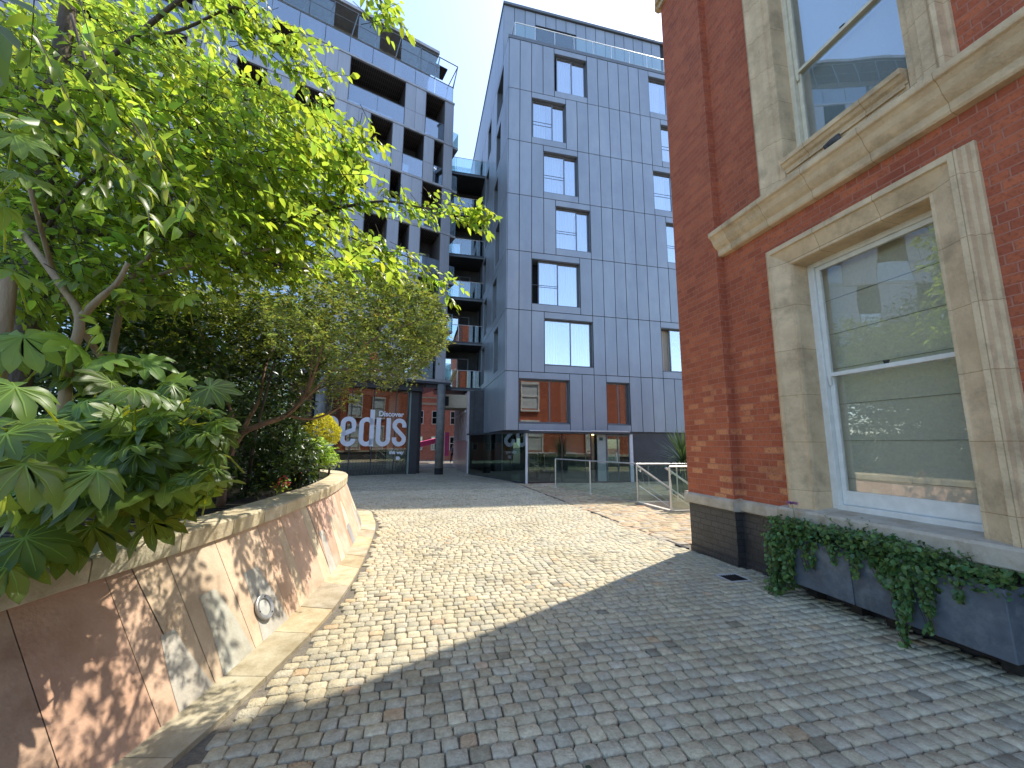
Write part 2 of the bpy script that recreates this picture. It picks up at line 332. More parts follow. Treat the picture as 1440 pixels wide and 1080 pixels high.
PAL = [(.68, .60, .43), (.64, .58, .43), (.70, .62, .45), (.62, .57, .44), (.66, .575, .415), (.60, .555, .44), (.68, .595, .43), (.64, .58, .455)]
def sett_field(name, rows, detail, palette, mat, seed):
    r = np.random.default_rng(seed); V = []; C = []; O8 = []; Q = []; n = 0
    for (b0, b1, a_lo, a_hi, wmin, wmax) in rows:
        a = a_lo(b0) - r.uniform(0, wmax)
        hi = a_hi(b0)
        while a < hi:
            wd = r.uniform(wmin, wmax); a0, a1 = a, a + wd; a = a1
            cx, cyy = (a0 + a1) / 2, (b0 + b1) / 2
            p = G(cx, cyy)
            if a1 > hi + .03 or not inside(p.x, p.y, wd, cx, cyy): continue
            ga = .0028 + r.uniform(0, .003); gb = .0034 + r.uniform(0, .003)
            x0, x1, y0, y1 = a0 + ga, a1 - ga, b0 + gb + r.uniform(-.003, .003), b1 - gb + r.uniform(-.003, .003)
            col = np.array(palette[r.integers(len(palette))]) * (1 + r.normal(0, .07)); 
            if r.random() < .03: col = col * .6
            if r.random() < .02: col = col * np.array([1.05, .88, .78])
            zt = r.normal(0, .0018) + .007 * math.sin(cx * 1.3 + .8 * math.sin(cyy * .9)) * math.sin(cyy * 1.1 + cx * .4); sx, sy = r.normal(0, .012, 2)
            if detail:
                c = min(wd, b1 - b0) * r.uniform(.05, .16, 4)
                top = np.array([(x0 + c[0], y0), (x1 - c[1], y0), (x1, y0 + c[1]), (x1, y1 - c[2]), (x1 - c[2], y1), (x0 + c[3], y1), (x0, y1 - c[3]), (x0, y0 + c[0])]) + r.normal(0, .0022, (8, 2))
                ctr = np.array([(x0 + x1) / 2, (y0 + y1) / 2])
                ins = ctr + (top - ctr) * (1 - .0045 / np.maximum(np.linalg.norm(top - ctr, axis=1, keepdims=True), .02))
                ring = np.concatenate([ins, top, top + (top - ctr) * .02]); zz = np.concatenate([np.zeros(8), np.full(8, -.005), np.full(8, -.024)])
                zz = zz + zt + (ring[:, 0] - ctr[0]) * sx + (ring[:, 1] - ctr[1]) * sy
                V.append(np.c_[ring, zz]); C.append(np.repeat(col[None], 24, 0))
                O8.append(np.arange(8) + n)
                for o in (0, 8):
                    for k in range(8): Q.append((n + o + 8 + k, n + o + 8 + (k + 1) % 8, n + o + (k + 1) % 8, n + o + k))
                n += 24
            else:
                V.append(np.array([(x0, y0, zt), (x1, y0, zt), (x1, y1, zt), (x0, y1, zt)])); C.append(np.repeat(col[None], 4, 0))
                Q.append((n, n + 1, n + 2, n + 3)); n += 4
    V = np.concatenate(V); C = np.clip(np.concatenate(C), .01, 1)
    W = np.c_[P0.x + V[:, 0] * gw.x + V[:, 1] * gu.x, P0.y + V[:, 0] * gw.y + V[:, 1] * gu.y, V[:, 2]]
    W[:, 2] += -SLOPE * W[:, 1]
    F = ([np.array(O8)] if O8 else []) + [np.array(Q)]
    return np_mesh(name, W, F, C, mat)
def inside(x, y, wd, a, b):
    return (y > 10.9 or x - wd * .55 > kerb_x(y)) and not (a > .16 and b < .35) and not (2.48 < x < 3.1 and 5.02 < y < 5.5 and abs((x - 2.785) * gw.x + (y - 5.265) * gw.y) < .19 and abs((x - 2.785) * gu.x + (y - 5.265) * gu.y) < .17)
def rows(b0, b1, st, lo, hi, wmin, wmax, r=random.Random(3)):
    out = []; b = b0
    while b < b1:
        s = st * r.uniform(.9, 1.1); out.append((b, b + s, lo, hi, wmin, wmax)); b += s
    return out
right_edge = lambda b: .10 if b < -.05 else -.035
struct(sett_field('road', rows(-9.0, 9.5, .102, lambda b: -8.5, right_edge, .092, .135), True, PAL, M['sett'], 1))
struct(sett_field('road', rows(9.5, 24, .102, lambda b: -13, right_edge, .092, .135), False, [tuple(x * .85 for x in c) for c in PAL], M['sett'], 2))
PALB = [(.58, .47, .29), (.54, .45, .30), (.62, .51, .33), (.52, .41, .26), (.58, .49, .35), (.48, .43, .34), (.58, .42, .27)]
def inside(x, y, wd, a, b): return not (SW0 - .25 < a < SW1 and SU0 - .12 < b < SU1 + .12)
struct(sett_field('pavement', rows(.36, 11.4, .155, lambda b: .03, lambda b: 13.5, .18, .30), True, PALB, M['paver'], 4))

# drain slot between road and pavement
dc = MB()
for (x0, x1, z, ) in ((-.034, .030, .0035),):
    dc.box(x0, x1, 0.1, 10.9, -.05, z)
o = thing('drain_channel', 'long narrow dark metal slot drain between grey setts and buff paving', 'drain', G(0, 0, 0), GA)
o.location.z = gz(P0.y); dc.build('channel', M['iron'], o); o.rotation_euler = (-SLOPE, 0, GA)

# kerb strip at the planter foot
kb = thing('kerb_strip', 'flat sandstone kerb strip along the foot of the curved planter wall', 'kerb', (0, 0, 0))
seg = MB(); i = 0; palk = [(.62, .51, .32), (.58, .47, .30), (.64, .55, .38), (.54, .47, .34)]
def arclen(P):
    s = [0]
    for a, b in zip(P[:-1], P[1:]): s.append(s[-1] + (b - a).length)
    return np.array(s)
sB, sT, sK = arclen(BASE), arclen(TOPL), arclen(KERB)
PB, PT, PK = [np.array(P) for P in (BASE, TOPL, KERB)]
NU = len(PB)
def along(P, t): return Vector([np.interp(t, np.arange(NU), P[:, k]) for k in range(3)])
def t_of(s): return float(np.interp(s, sB, np.arange(NU)))
s = 0; smax = sB[-1] - .05
while s < smax:
    L = random.uniform(.5, .75); c = kcol(random.choice(palk), .08)
    n = 4; z = .012 + random.uniform(-.003, .003)
    for k in range(n):
        ta, tb = t_of(s + .004 + (L - .008) * k / n), t_of(s + .004 + (L - .008) * (k + 1) / n)
        a0, a1, b0, b1 = along(PB, ta), along(PK, ta), along(PB, tb), along(PK, tb)
        a0 = a0 + (a0 - a1) * .25; b0 = b0 + (b0 - b1) * .25
        lo = [(p.x, p.y, gz(p.y) - .05) for p in (a0, a1, b1, b0)]; hi = [(p.x, p.y, gz(p.y) + z) for p in (a0, a1, b1, b0)]
        seg.hexa(lo, hi, c)
    s += L
seg.build('kerb_stones', M['coping'], kb)

# ================================================================ PLANTER
pl = thing('raised_planter', 'long curved raised planter with leaning patchwork sandstone walls and pale coping', 'planter', (-2.2, 5, 0))
def ploc(p): return (p[0] + 2.2, p[1] - 5, p[2])
def zt(t):                                           # wall height above datum grows slightly less with the slope
    return .80
def wall_pt(t, h, out=0.0):                          # h in 0..1 up the battered face
    a, b = along(PB, t), along(PT, t); p = a.lerp(b, h)
    q = along(PB, min(t + .3, NU - 1)) - along(PB, max(t - .3, 0)); n = Vector((q.y, -q.x, 0)).normalized()
    p = p + n * out; z = gz(p.y) + .0 + (zt(t) - gz(p.y)) * h
    return ploc((p.x, p.y, z))
core = MB()
for i in range(NU - 1):
    core.face([wall_pt(i, 0, -.02), wall_pt(i + 1, 0, -.02), wall_pt(i + 1, 1, -.02), wall_pt(i, 1, -.02)])
core.build('wall_core', surf('sandy_wall_mortar', (.34, .28, .2), (.2, .16, .11), 30, .95), pl)
PINK, TAN, GREY, CREAM, ROSE, SLATE, BROWN = (.70, .485, .34), (.70, .545, .38), (.56, .545, .47), (.76, .65, .45), (.64, .415, .29), (.36, .365, .36), (.58, .41, .29)
cuts = [-4, -2.6, -1.2, .1, 1.05, 2.05, 2.52, 2.95, 3.42, 4.0, 4.45, 5.0, 5.55, 6.05, 6.6, 7.1, 7.55, 8.0, 8.5, 9.0, 9.5, 10.1, 10.8]
def t_at_y(y): return float(np.interp(y, PB[:110, 1], np.arange(110)))
tc = [t_at_y(y) for y in cuts] + list(np.arange(t_at_y(10.8) + 3, NU - 1, 3.0))
base_cols = [PINK, BROWN, PINK, ROSE, BROWN, (.64, .41, .28), PINK, TAN, TAN, PINK, PINK, TAN, PINK, PINK, ROSE, PINK, TAN, PINK, CREAM, CREAM, TAN, GREY] + [PINK, TAN, CREAM] * 12
def strip(mb, ta0, ta1, tb0, tb1, h0, h1, col, nh=8, ns=3, bow=0.0, out=0.0):
    """a piece of cladding: left edge ta0->ta1, right edge tb0->tb1 from bottom h0 to top h1, bowed edges"""
    for i in range(nh):
        for j in range(ns):
            q = []
            for (di, dj) in ((0, 0), (0, 1), (1, 1), (1, 0)):
                u = (i + di) / nh; v = (j + dj) / ns
                bo = bow * math.sin(math.pi * u)
                t = (ta0 + (ta1 - ta0) * u) * (1 - v) + (tb0 + (tb1 - tb0) * u) * v + bo
                q.append(wall_pt(t, h0 + (h1 - h0) * u, out))
            mb.face(q, col)
cl = MB()
for k in range(len(tc) - 1):
    g_ = .0025 / max(.02, (along(PB, tc[k] + .5) - along(PB, tc[k])).length * 2); c = kcol(base_cols[k], .06)
    a, b = tc[k] + g_, tc[k + 1] - g_; wv = b - a
    lean = random.uniform(-.25, .1)
    if k in (7, 8):                                  # pink above, grey tongue rising from the foot
        strip(cl, a, a, b, b, 0, 1, c)
        strip(cl, a + wv * .18, a + wv * .30, b - wv * .05, b - wv * .35, 0.0, .62, kcol(GREY, .05), out=.003, bow=.12)
    elif k in (6,):
        strip(cl, a, a, a + wv * .6, a + wv * .4, 0, 1, c); strip(cl, a + wv * .62, a + wv * .42, b, b, 0, 1, kcol(TAN, .05), bow=0)
        strip(cl, a + wv * .3, a + wv * .45, b - wv * .02, b - wv * .3, 0.0, .5, kcol(GREY, .05), out=.003, bow=-.1)
    elif k in (11, 16):
        strip(cl, a, a, a + wv * .5, a + wv * .35, 0, 1, c); strip(cl, a + wv * .53, a + wv * .38, b, b, 0, 1, kcol(ROSE, .05))
        strip(cl, a + wv * .45, a + wv * .6, b - wv * .02, b - wv * .1, 0.0, .58, kcol(GREY, .05), out=.003, bow=.1)
    elif k in (14, 17):
        strip(cl, a, a, b, b, 0, 1, c)
        strip(cl, a + wv * .15, a + wv * .5, b - wv * .1, b - wv * .3, .30, .78, kcol(CREAM, .05), out=.003, bow=.15)
        strip(cl, a + wv * .4, a + wv * .3, b - wv * .02, b - wv * .15, 0, .36, kcol(SLATE, .05), out=.004, bow=-.1)
    elif k in (18,):
        strip(cl, a, a, b, b, 0, 1, c)
        strip(cl, a + wv * .1, a + wv * .3, b - wv * .25, b - wv * .5, .05, .66, kcol(SLATE, .05), out=.003, bow=.1)
    else:
        strip(cl, a, a, b, b, 0, 1, c)
        if k > 6 and random.random() < .5:
            strip(cl, a + wv * .5, a + wv * .7, b - wv * .02, b - wv * .05, 0, random.uniform(.4, .9), kcol(random.choice([TAN, CREAM, ROSE]), .05), out=.003, bow=.1)
cl.build('wall_cladding', M['sandslab'], pl)
# coping blocks
cp = MB(); s = 0.0
def cop_pt(t, inn, z):
    q = along(PT, min(t + .3, NU - 1)) - along(PT, max(t - .3, 0)); n = Vector((q.y, -q.x, 0)).normalized()
    p = along(PT, t) - n * inn; return ploc((p.x, p.y, z))
def tT_of(s): return float(np.interp(s, sT, np.arange(NU)))
while s < sT[-1] - .1:
    L = random.uniform(.42, .72); c = kcol(random.choice([(.72, .62, .41), (.68, .59, .40), (.74, .66, .47), (.64, .57, .42)]), .07)
    n = 5; dz = random.uniform(-.003, .003)
    for k in range(n):
        ta, tb = tT_of(s + .005 + (L - .01) * k / n), tT_of(s + .005 + (L - .01) * (k + 1) / n)
        z0, z1 = .805, .945 + dz
        prof = [(-.030, z0), (-.032, z1 - .02), (-.018, z1 - .004), (.0, z1), (.30, z1 + .004), (.33, z1 - .01), (.33, z0 - .05)]
        for (i0, za), (i1, zb) in zip(prof[:-1], prof[1:]):
            cp.face([cop_pt(ta, i0, za), cop_pt(tb, i0, za), cop_pt(tb, i1, zb), cop_pt(ta, i1, zb)], c)
        cp.face([cop_pt(ta, -.03, z0), cop_pt(ta, .33, z0), cop_pt(tb, .33, z0), cop_pt(tb, -.03, z0)], c)
        if k == 0: cp.face([cop_pt(ta, i, z) for i, z in prof][::-1], c)
        if k == n - 1: cp.face([cop_pt(tb, i, z) for i, z in prof], c)
    s += L
cp.build('coping', M['coping'], pl)
bed = MB()
for i in range(NU - 1):
    a, b = along(PT, i), along(PT, i + 1)
    bed.face([ploc((a.x - .2, a.y, .80)), ploc((b.x - .2, b.y - .2, .80)), ploc((-13, min(b.y, 10.5), .86)), ploc((-13, min(a.y, 10.5), .86))])
bed.build('soil_bed', M['soil'], pl)
# round recessed light in the wall
t_ = t_at_y(3.66)
nrm = (Vector(wall_pt(t_, .3)) - Vector(wall_pt(t_, .3, -1))).normalized(); e1 = (Vector(wall_pt(t_, .9)) - Vector(wall_pt(t_, .1))).normalized(); e2 = e1.cross(Vector((0, 1, 0))).normalized()
nrm = Vector((0, 1, 0)).cross(e1).normalized(); nrm = nrm if nrm.x > 0 else -nrm
cpos = Vector(wall_pt(t_, .255)) + Vector((-2.2, -(-5), 0)); cpos = cpos + nrm * .016
lt = thing('wall_light', 'round steel rimmed light recessed in the leaning planter wall', 'light', cpos)
def ring(mb, r0, r1, d0, d1, n=28):
    for k in range(n):
        a, b = 2 * math.pi * k / n, 2 * math.pi * (k + 1) / n
        f = lambda r, d, x: nrm * d + (e1 * math.cos(x) + Vector((0, 1, 0)) * math.sin(x)) * r
        mb.face([f(r0, d0, a), f(r0, d0, b), f(r1, d1, b), f(r1, d1, a)])
m_ = MB(); ring(m_, .105, .105, 0, .018); ring(m_, .105, .098, .018, .022); ring(m_, .098, .072, .022, .018); ring(m_, .072, .068, .018, -.02)
m_.build('rim', surf('dull_steel_rim', (.42, .42, .40), (.3, .3, .29), 20, .45, metal=.6), lt, smooth=False)
m_ = MB(); ring(m_, .070, .04, .006, .010); ring(m_, .04, .0005, .010, .012); m_.build('lens', surf('frosted_lens', (.62, .62, .55), (.5, .5, .45), 14, .25), lt, smooth=True)
for k in range(3):
    a = 2 * math.pi * k / 3 + .4; c_ = nrm * .021 + (e1 * math.cos(a) + Vector((0, 1, 0)) * math.sin(a)) * .085
    MB().tube([c_, c_ + nrm * .003], .007, 8).build('screw', M['iron'], lt)

# ================================================================ RED BRICK BUILDING
rb = thing('red_brick_building', 'red brick building with buff stone window surrounds and black painted plinth', 'building', G(0, 0, 0), GA)
YE = -14.0
OY0, OY1 = -3.49, -2.10                              # window bay opening
m_ = MB()
m_.box(.12, .55, YE, OY0, .80, 16.2); m_.box(.12, .55, OY1, -.5, .80, 16.2)
m_.box(.12, .55, OY0, OY1, 3.86, 5.02); m_.box(.12, .55, OY0, OY1, 8.5, 16.2)
m_.box(.12, 4.2, -.35, -.001, .80, 16.2); m_.box(3.9, 4.2, YE, -.35, 0, 16.2); m_.box(.12, 3.9, YE, YE + .4, 0, 16.2); m_.box(4.201, 15, -8, -.001, .8, 7.3)
m_.box(0, .12, -.97, 0, .80, 10.45)
m_.build('brick_wall', M['brick'], rb)
m_ = MB(); m_.box(0.004, .55, -.965, -.004, -.3, .72); m_.box(.124, .56, YE, -.965, -.3, .70); m_.box(.56, 15, -.3, -.006, -.3, .80)
m_.box(-.012, .004, -.97, 0.0, -.3, .05); m_.box(.106, .124, YE, -.975, -.3, .045)
m_.build('plinth', M['brick_black'], rb)
def loft_y(prof, y0, y1, name, mat):
    mb = MB()
    for (xa, za), (xb, zb) in zip(prof[:-1], prof[1:]): mb.face([(xa, y0, za), (xa, y1, za), (xb, y1, zb), (xb, y0, zb)][::-1])
    mb.face([(x, y1, z) for x, z in prof]); mb.face([(x, y0, z) for x, z in prof][::-1])
    return mb
led = [(.12, .69), (-.02, .70), (-.045, .715), (-.05, .80), (-.045, .835), (-.02, .858), (.10, .875), (.2, .88), (.2, .69)]
o = loft_y([(x + .0, z) for x, z in led], -.99, .05, 'l', None); o2 = loft_y([(x + .115, z) for x, z in led], YE, -.99, 'l', None)
n0 = len(o.v); o.v += o2.v; o.f += [tuple(i + n0 for i in f) for f in o2.f]; o.c += o2.c
o.box(-.03, 15, .0, .06, .70, .87)
o.build('stone_ledge', M['stone_grey'], rb, bevel=.006)
sc = [(.12, 4.44), (.05, 4.45), (.035, 4.47), (.03, 4.54), (.0, 4.57), (-.035, 4.62), (-.055, 4.68), (-.085, 4.72), (-.11, 4.735), (-.115, 4.75), (-.115, 4.80), (-.10, 4.815), (.12, 4.85)]
loft_y(sc, YE, -.962, 's', None).build('string_course', M['stone'], rb, bevel=.003)
m_ = MB(); m_.box(-.05, .3, -1.02, .03, 10.12, 10.22); m_.box(-.10, .3, -1.07, .05, 10.22, 10.42); m_.box(-.22, .3, YE, .06, 10.42, 10.56); m_.box(-.34, .4, YE, .07, 10.56, 10.72)
m_.box(.06, .3, YE, -1.02, 10.2, 10.42)
m_.build('cornice', M['stone'], rb, bevel=.012)
m_ = MB()
for yc in (.10,): m_.tube([(.05, yc, 10.42), (.05, yc, 10.33), (.05, yc + .02, 10.26), (.05, yc + .03, 10.22)], [.09, .10, .09, .05], 10)
m_.build('scroll_bracket', M['stone'], rb, smooth=True)
m_ = MB(); m_.face([(-.1, YE, 16.2), (-.1, .0, 16.2), (2.1, .0, 17.5), (2.1, YE, 17.5)]); m_.face([(4.4, YE, 16.2), (4.4, .0, 16.2), (2.1, .0, 17.5), (2.1, YE, 17.5)][::-1]); m_.face([(.12, -.01, 16.2), (4.2, -.01, 16.2), (2.1, -.01, 17.5)])
m_.build('roof', M['slate'], rb)
MB().box(4.201, 15.1, -8, .05, 7.302, 7.6).build('wing_parapet', M['whitemetal'], rb)
m_ = MB()                                            # dark rooms behind the glass
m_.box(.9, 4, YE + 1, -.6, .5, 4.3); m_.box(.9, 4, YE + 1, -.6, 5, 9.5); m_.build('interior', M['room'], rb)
def end_window(x, z, h):
    m_ = MB(); m_.box(x, x + 1.3, .003, .012, z, z + h); w_ = m_.build('end_window', M['netblind'], rb)
    m_ = MB(); m_.box(x - .1, x, .0025, .06, z - .1, z + h); m_.box(x + 1.3, x + 1.4, .0025, .06, z - .1, z + h); m_.box(x, x + 1.3, .013, .05, z + h * .5 - .04, z + h * .5 + .04)
    m_.box(x - .12, x + 1.42, .0025, .12, z - .24, z - .1); m_.box(x - .1, x + 1.4, .0025, .08, z + h, z + h + .2); m_.build('frame', M['white'], w_)
for k in range(4):
    for (z, h) in ((1.15, 2.1), (4.35, 1.9)) + (((8.0, 2.2),) if k == 0 else ()): end_window((.8, 3.4, 8.3, 12.6)[k], z, h)
def frame_loft(prof, y0, y1, z0, z1):
    """prof: (inset, x); mitred up the left jamb, over the head and down the right jamb"""
    mb = MB()
    for (ia, xa), (ib, xb) in zip(prof[:-1], prof[1:]):
        pa = [(xa, y1 - ia, z0), (xa, y1 - ia, z1 - ia), (xa, y0 + ia, z1 - ia), (xa, y0 + ia, z0)]
        pb = [(xb, y1 - ib, z0), (xb, y1 - ib, z1 - ib), (xb, y0 + ib, z1 - ib), (xb, y0 + ib, z0)]
        for k in range(3): mb.face([pa[k], pa[k + 1], pb[k + 1], pb[k]])
    return mb
def sash_window(y0, y1, z0, z1, zr, paint, pane, blind, seams, name_label=None, bottom=.15):
    wn = MB()
    X0, X1 = .29, .40
    wn.box(X0, X1, y1 - .075, y1, z0, z1); wn.box(X0, X1, y0, y0 + .075, z0, z1); wn.box(X0, X1, y0 + .075, y1 - .075, z1 - .07, z1)
    wn.box(X0 - .03, X1, y0 + .075, y1 - .075, z0, z0 + .06)
    win = wn.build('window', M[paint], rb, bevel=.004)
    s_ = MB(); a0, a1 = y0 + .078, y1 - .078
    # upper sash sits forward, lower sash behind it
    for (zb, zt_, xf, rb_, rt_) in ((zr - .02, z1 - .072, .315, .045, .05), (z0 + .062, zr + .02, .345, bottom, .04)):
        s_.box(xf, xf + .04, a0, a0 + .05, zb, zt_); s_.box(xf, xf + .04, a1 - .05, a1, zb, zt_)
        s_.box(xf + .001, xf + .039, a0 + .05, a1 - .05, zb, zb + rb_); s_.box(xf + .001, xf + .039, a0 + .05, a1 - .05, zt_ - rt_, zt_)
    for yy in (a0 + .005, a1 - .045): s_.hexa([(.318, yy + .01, zr - .12), (.335, yy + .01, zr - .12), (.335, yy + .03, zr - .12), (.318, yy + .03, zr - .12)], [(.31, yy, zr - .02), (.35, yy, zr - .02), (.35, yy + .04, zr - .02), (.31, yy + .04, zr - .02)])
    s_.build('sash', M[paint], win, bevel=.003)
    for (zb, zt_, xf) in ((zr, z1 - .11, .333), (z0 + .1, zr, .363)):
        MB().box(xf, xf + .004, a0 + .04, a1 - .04, zb, zt_).build('pane', M[pane], win)
    bl = MB()
    nn = 40
    bl.box(.47, .475, y0 + .02, y1 - .02, z0, z1)
    b_ = bl.build('blind', M[blind], win)
    if seams:
        sm = MB(); zz = z0 + .34
        while zz < z1 - .1: sm.box(.462, .470, y0 + .02, y1 - .02, zz, zz + .005); zz += .42
        sm.build('blind_seam', M['blindseam'], b_)
    else:
        sm = MB(); zz = zr + .25
    lt_ = MB(); lt_.box(.325, .34, (y0 + y1) / 2 - .02, (y0 + y1) / 2 + .02, zr + .022, zr + .05); lt_.tube([(.33, (y0 + y1) / 2 - .03, zr + .05), (.33, (y0 + y1) / 2 + .025, zr + .055)], .008, 6)
    lt_.build('catch', M['iron'], win)
    return win
PRL = [(0, .13), (0, .085), (.025, .08), (.03, .03), (.055, .025), (.06, -.03), (.12, -.035), (.13, -.01), (.15, 0.0), (.29, .055), (.30, .05), (.315, .05), (.325, .085), (.325, .34)]
frame_loft(PRL, -3.80, -1.79, .87, 4.13).build('stone_surround', M['stone'], rb, bevel=.003)
PRU = [(0, .13), (0, .08), (.025, .075), (.03, -.03), (.06, -.04), (.085, -.02), (.10, 0), (.19, .0), (.20, .02), (.26, .03), (.27, .06), (.33, .065), (.335, .09), (.34, .34)]
frame_loft(PRU, -3.80, -1.82, 4.83, 8.85).build('stone_surround', M['stone'], rb, bevel=.003)
m_ = loft_y([(.4, .70), (-.06, .71), (-.075, .73), (-.075, .86), (-.06, .885), (.28, .915), (.4, .915)], -3.9, -1.72, 'x', None)
m_.build('window_sill', M['stone_grey'], rb, bevel=.006)
m_ = loft_y([(.3, 5.0), (.06, 5.01), (.05, 5.04), (.02, 5.06), (0, 5.09), (-.02, 5.10), (-.025, 5.15), (.3, 5.19)], -3.46, -2.16, 'x', None)
m_.box(.07, .3, -3.46, -2.16, 4.84, 5.01); m_.box(.045, .075, -3.44, -2.18, 4.85, 4.875); m_.box(.045, .075, -3.44, -2.18, 4.975, 5.0); m_.box(.045, .075, -2.82, -2.74, 4.875, 4.975)
for (a, b) in ((-3.38, -2.90), (-2.68, -2.24)): m_.box(.05, .075, a, b, 4.905, 4.945)
m_.build('window_sill', M['stone'], rb, bevel=.004)
m_ = MB()
for k in range(5): m_.tube([(.04, -2.78 + (k - 2) * .03, 4.86 + .0), (.0, -2.78 + (k - 2) * .028, 4.92), (.05, -2.78 + (k - 2) * .02, 4.985)], [.03, .036, .02], 8)
m_.build('carved_boss', surf('sooty_carving', (.1, .1, .1), (.04, .04, .04), 30, .9, .5, 60), rb, smooth=True)
sash_window(-3.48, -2.115, .905, 3.82, 2.42, 'white', 'panesash', 'blind', True)
sash_window(-3.48, -2.14, 5.14, 8.5, 6.43, 'cream', 'paneup', 'netblind', False, bottom=.07)

# lead-grey troughs under the window
def trough(y0, y1, label):
    t = thing('planter_trough', label, 'planter', G(-.10, (y0 + y1) / 2, 0), GA, 'grey troughs under the sash window')
    h = (y1 - y0) / 2; mb = MB()
    f0, f1, b = -.150, -.165, .20
    z0, z1 = .125, .615
    mb.hexa([(f0, -h, z0), (b, -h, z0), (b, h, z0), (f0, h, z0)], [(f1, -h, z1), (b, -h, z1), (b, h, z1), (f1, h, z1)])
    mb.build('trough_body', M['lead'], t, bevel=.008)
    MB().box(f1 + .02, b - .02, -h + .02, h - .02, z1 - .01, z1 + .006).build('soil', M['soil'], t)
    for yy in (-h + .15, h - .15): MB().box(.06, .18, yy - .05, yy + .05, -.06, z0).build('foot', M['iron'], t)
    return t
trough(-2.652, -1.90, 'shorter lead grey trough smothered in ivy below the sash window')
trough(-3.71, -2.660, 'longer lead grey trough with bare front, nearest the camera')
# gully grate
gp = Vector((2.785, 5.265, 0)); gp.z = gz(gp.y)
gr = thing('drain_grate', 'small rectangular cast iron gully grate set in the grey setts', 'grate', gp, GA)
m_ = MB(); m_.box(-.155, .155, -.145, -.115, -.04, .008); m_.box(-.155, .155, .115, .145, -.04, .008); m_.box(-.155, -.13, -.115, .115, -.04, .008); m_.box(.13, .155, -.115, .115, -.04, .008)
m_.build('frame', surf('worn_steel_frame', (.62, .6, .56), (.45, .43, .4), 30, .6), gr, bevel=.003)
m_ = MB()
for k in range(8): xx = -.115 + k * .0325; m_.box(xx, xx + .012, -.115, .115, -.05, .002)
m_.build('bars', M['iron'], gr)
MB().box(-.13, .13, -.115, .115, -.055, -.03).build('pit', M['black'], gr)
# ================================================================ GREY TOWER
TW, TU = -0.54, 11.79
tw = thing('grey_tower', 'tall tower clad in smooth blue grey zinc panels with scattered square windows', 'building', G(TW, TU, 0), GA)
MOD, ST, Z0, NROW, TX, TY = .63, 2.983, 4.95, 6, 22.0, 22.0
ZB = 2.22
rowsz = [(ZB, Z0)] + [(Z0 + ST * k, Z0 + ST * (k + 1)) for k in range(NROW)]
ZTOP = rowsz[-1][1]
FRONT = {0: [(1, 5), (8, 10), (19, 23)], 1: [(3, 7), (13, 17), (22, 25)], 2: [(2, 6), (16, 19), (24, 27)], 3: [(4, 7), (14, 17), (23, 27)], 4: [(3, 6), (13, 16), (22, 26)], 5: [(2, 5), (14, 17), (24, 27)], 6: [(4, 7), (13, 16), (22, 26)]}
OPENLEFT = {(1, 13): .55, (2, 2): .34, (6, 4): .14, (5, 2): .05, (0, 1): 0}
SIDE = {0: [(10, 12)], 1: [(3, 5), (10, 12)], 2: [(4, 6), (9, 11)], 3: [(3, 5), (10, 12)], 4: [(4, 6), (9, 11)], 5: [(3, 5), (9, 11), (14, 16)], 6: [(2, 5), (8, 10), (14, 16)]}
def zc(): 
    k = 1 + random.uniform(-.05, .05); return (.31 * k, .35 * k, .39 * k)
fr, sd, gapm = MB(), MB(), MB()
GAP = .015
def front_box(mb, a0, a1, z0, z1, d0=0.0, d1=.035, col=None): mb.box(a0 + GAP, a1 - GAP, d0, d1, z0 + GAP, z1 - GAP, col or zc())
def side_box(mb, u0, u1, z0, z1, col=None): mb.box(0.0, .035, u0 + GAP, u1 - GAP, z0 + GAP, z1 - GAP, col or zc())
NC = int(TX / MOD)
for r, (z0, z1) in enumerate(rowsz):
    used = set()
    for (c0, c1) in FRONT[r]:
        used |= set(range(c0, c1))
        front_box(fr, c0 * MOD, c1 * MOD, z1 - .33, z1); 
        if r > 0: front_box(fr, c0 * MOD, c1 * MOD, z0, z0 + .36)
        else: front_box(fr, c0 * MOD, c1 * MOD, z0, z0 + .33)
    for c in range(NC):
        if c not in used: front_box(fr, c * MOD + (.036 if c == 0 else 0), (c + 1) * MOD, z0, z1)
    used = set()
    for (c0, c1) in SIDE[r]:
        used |= set(range(c0, c1)); side_box(sd, c0 * MOD, c1 * MOD, z1 - .33, z1); side_box(sd, c0 * MOD, c1 * MOD, z0, z0 + .36)
    c = 0; lim = 34 if r >= 5 else 13
    while c < lim:
        if c in used: c += 1; continue
        n = 2 if (c + 1 not in used and c > 0) else 1
        side_box(sd, c * MOD, (c + n) * MOD, z0, z1); c += n
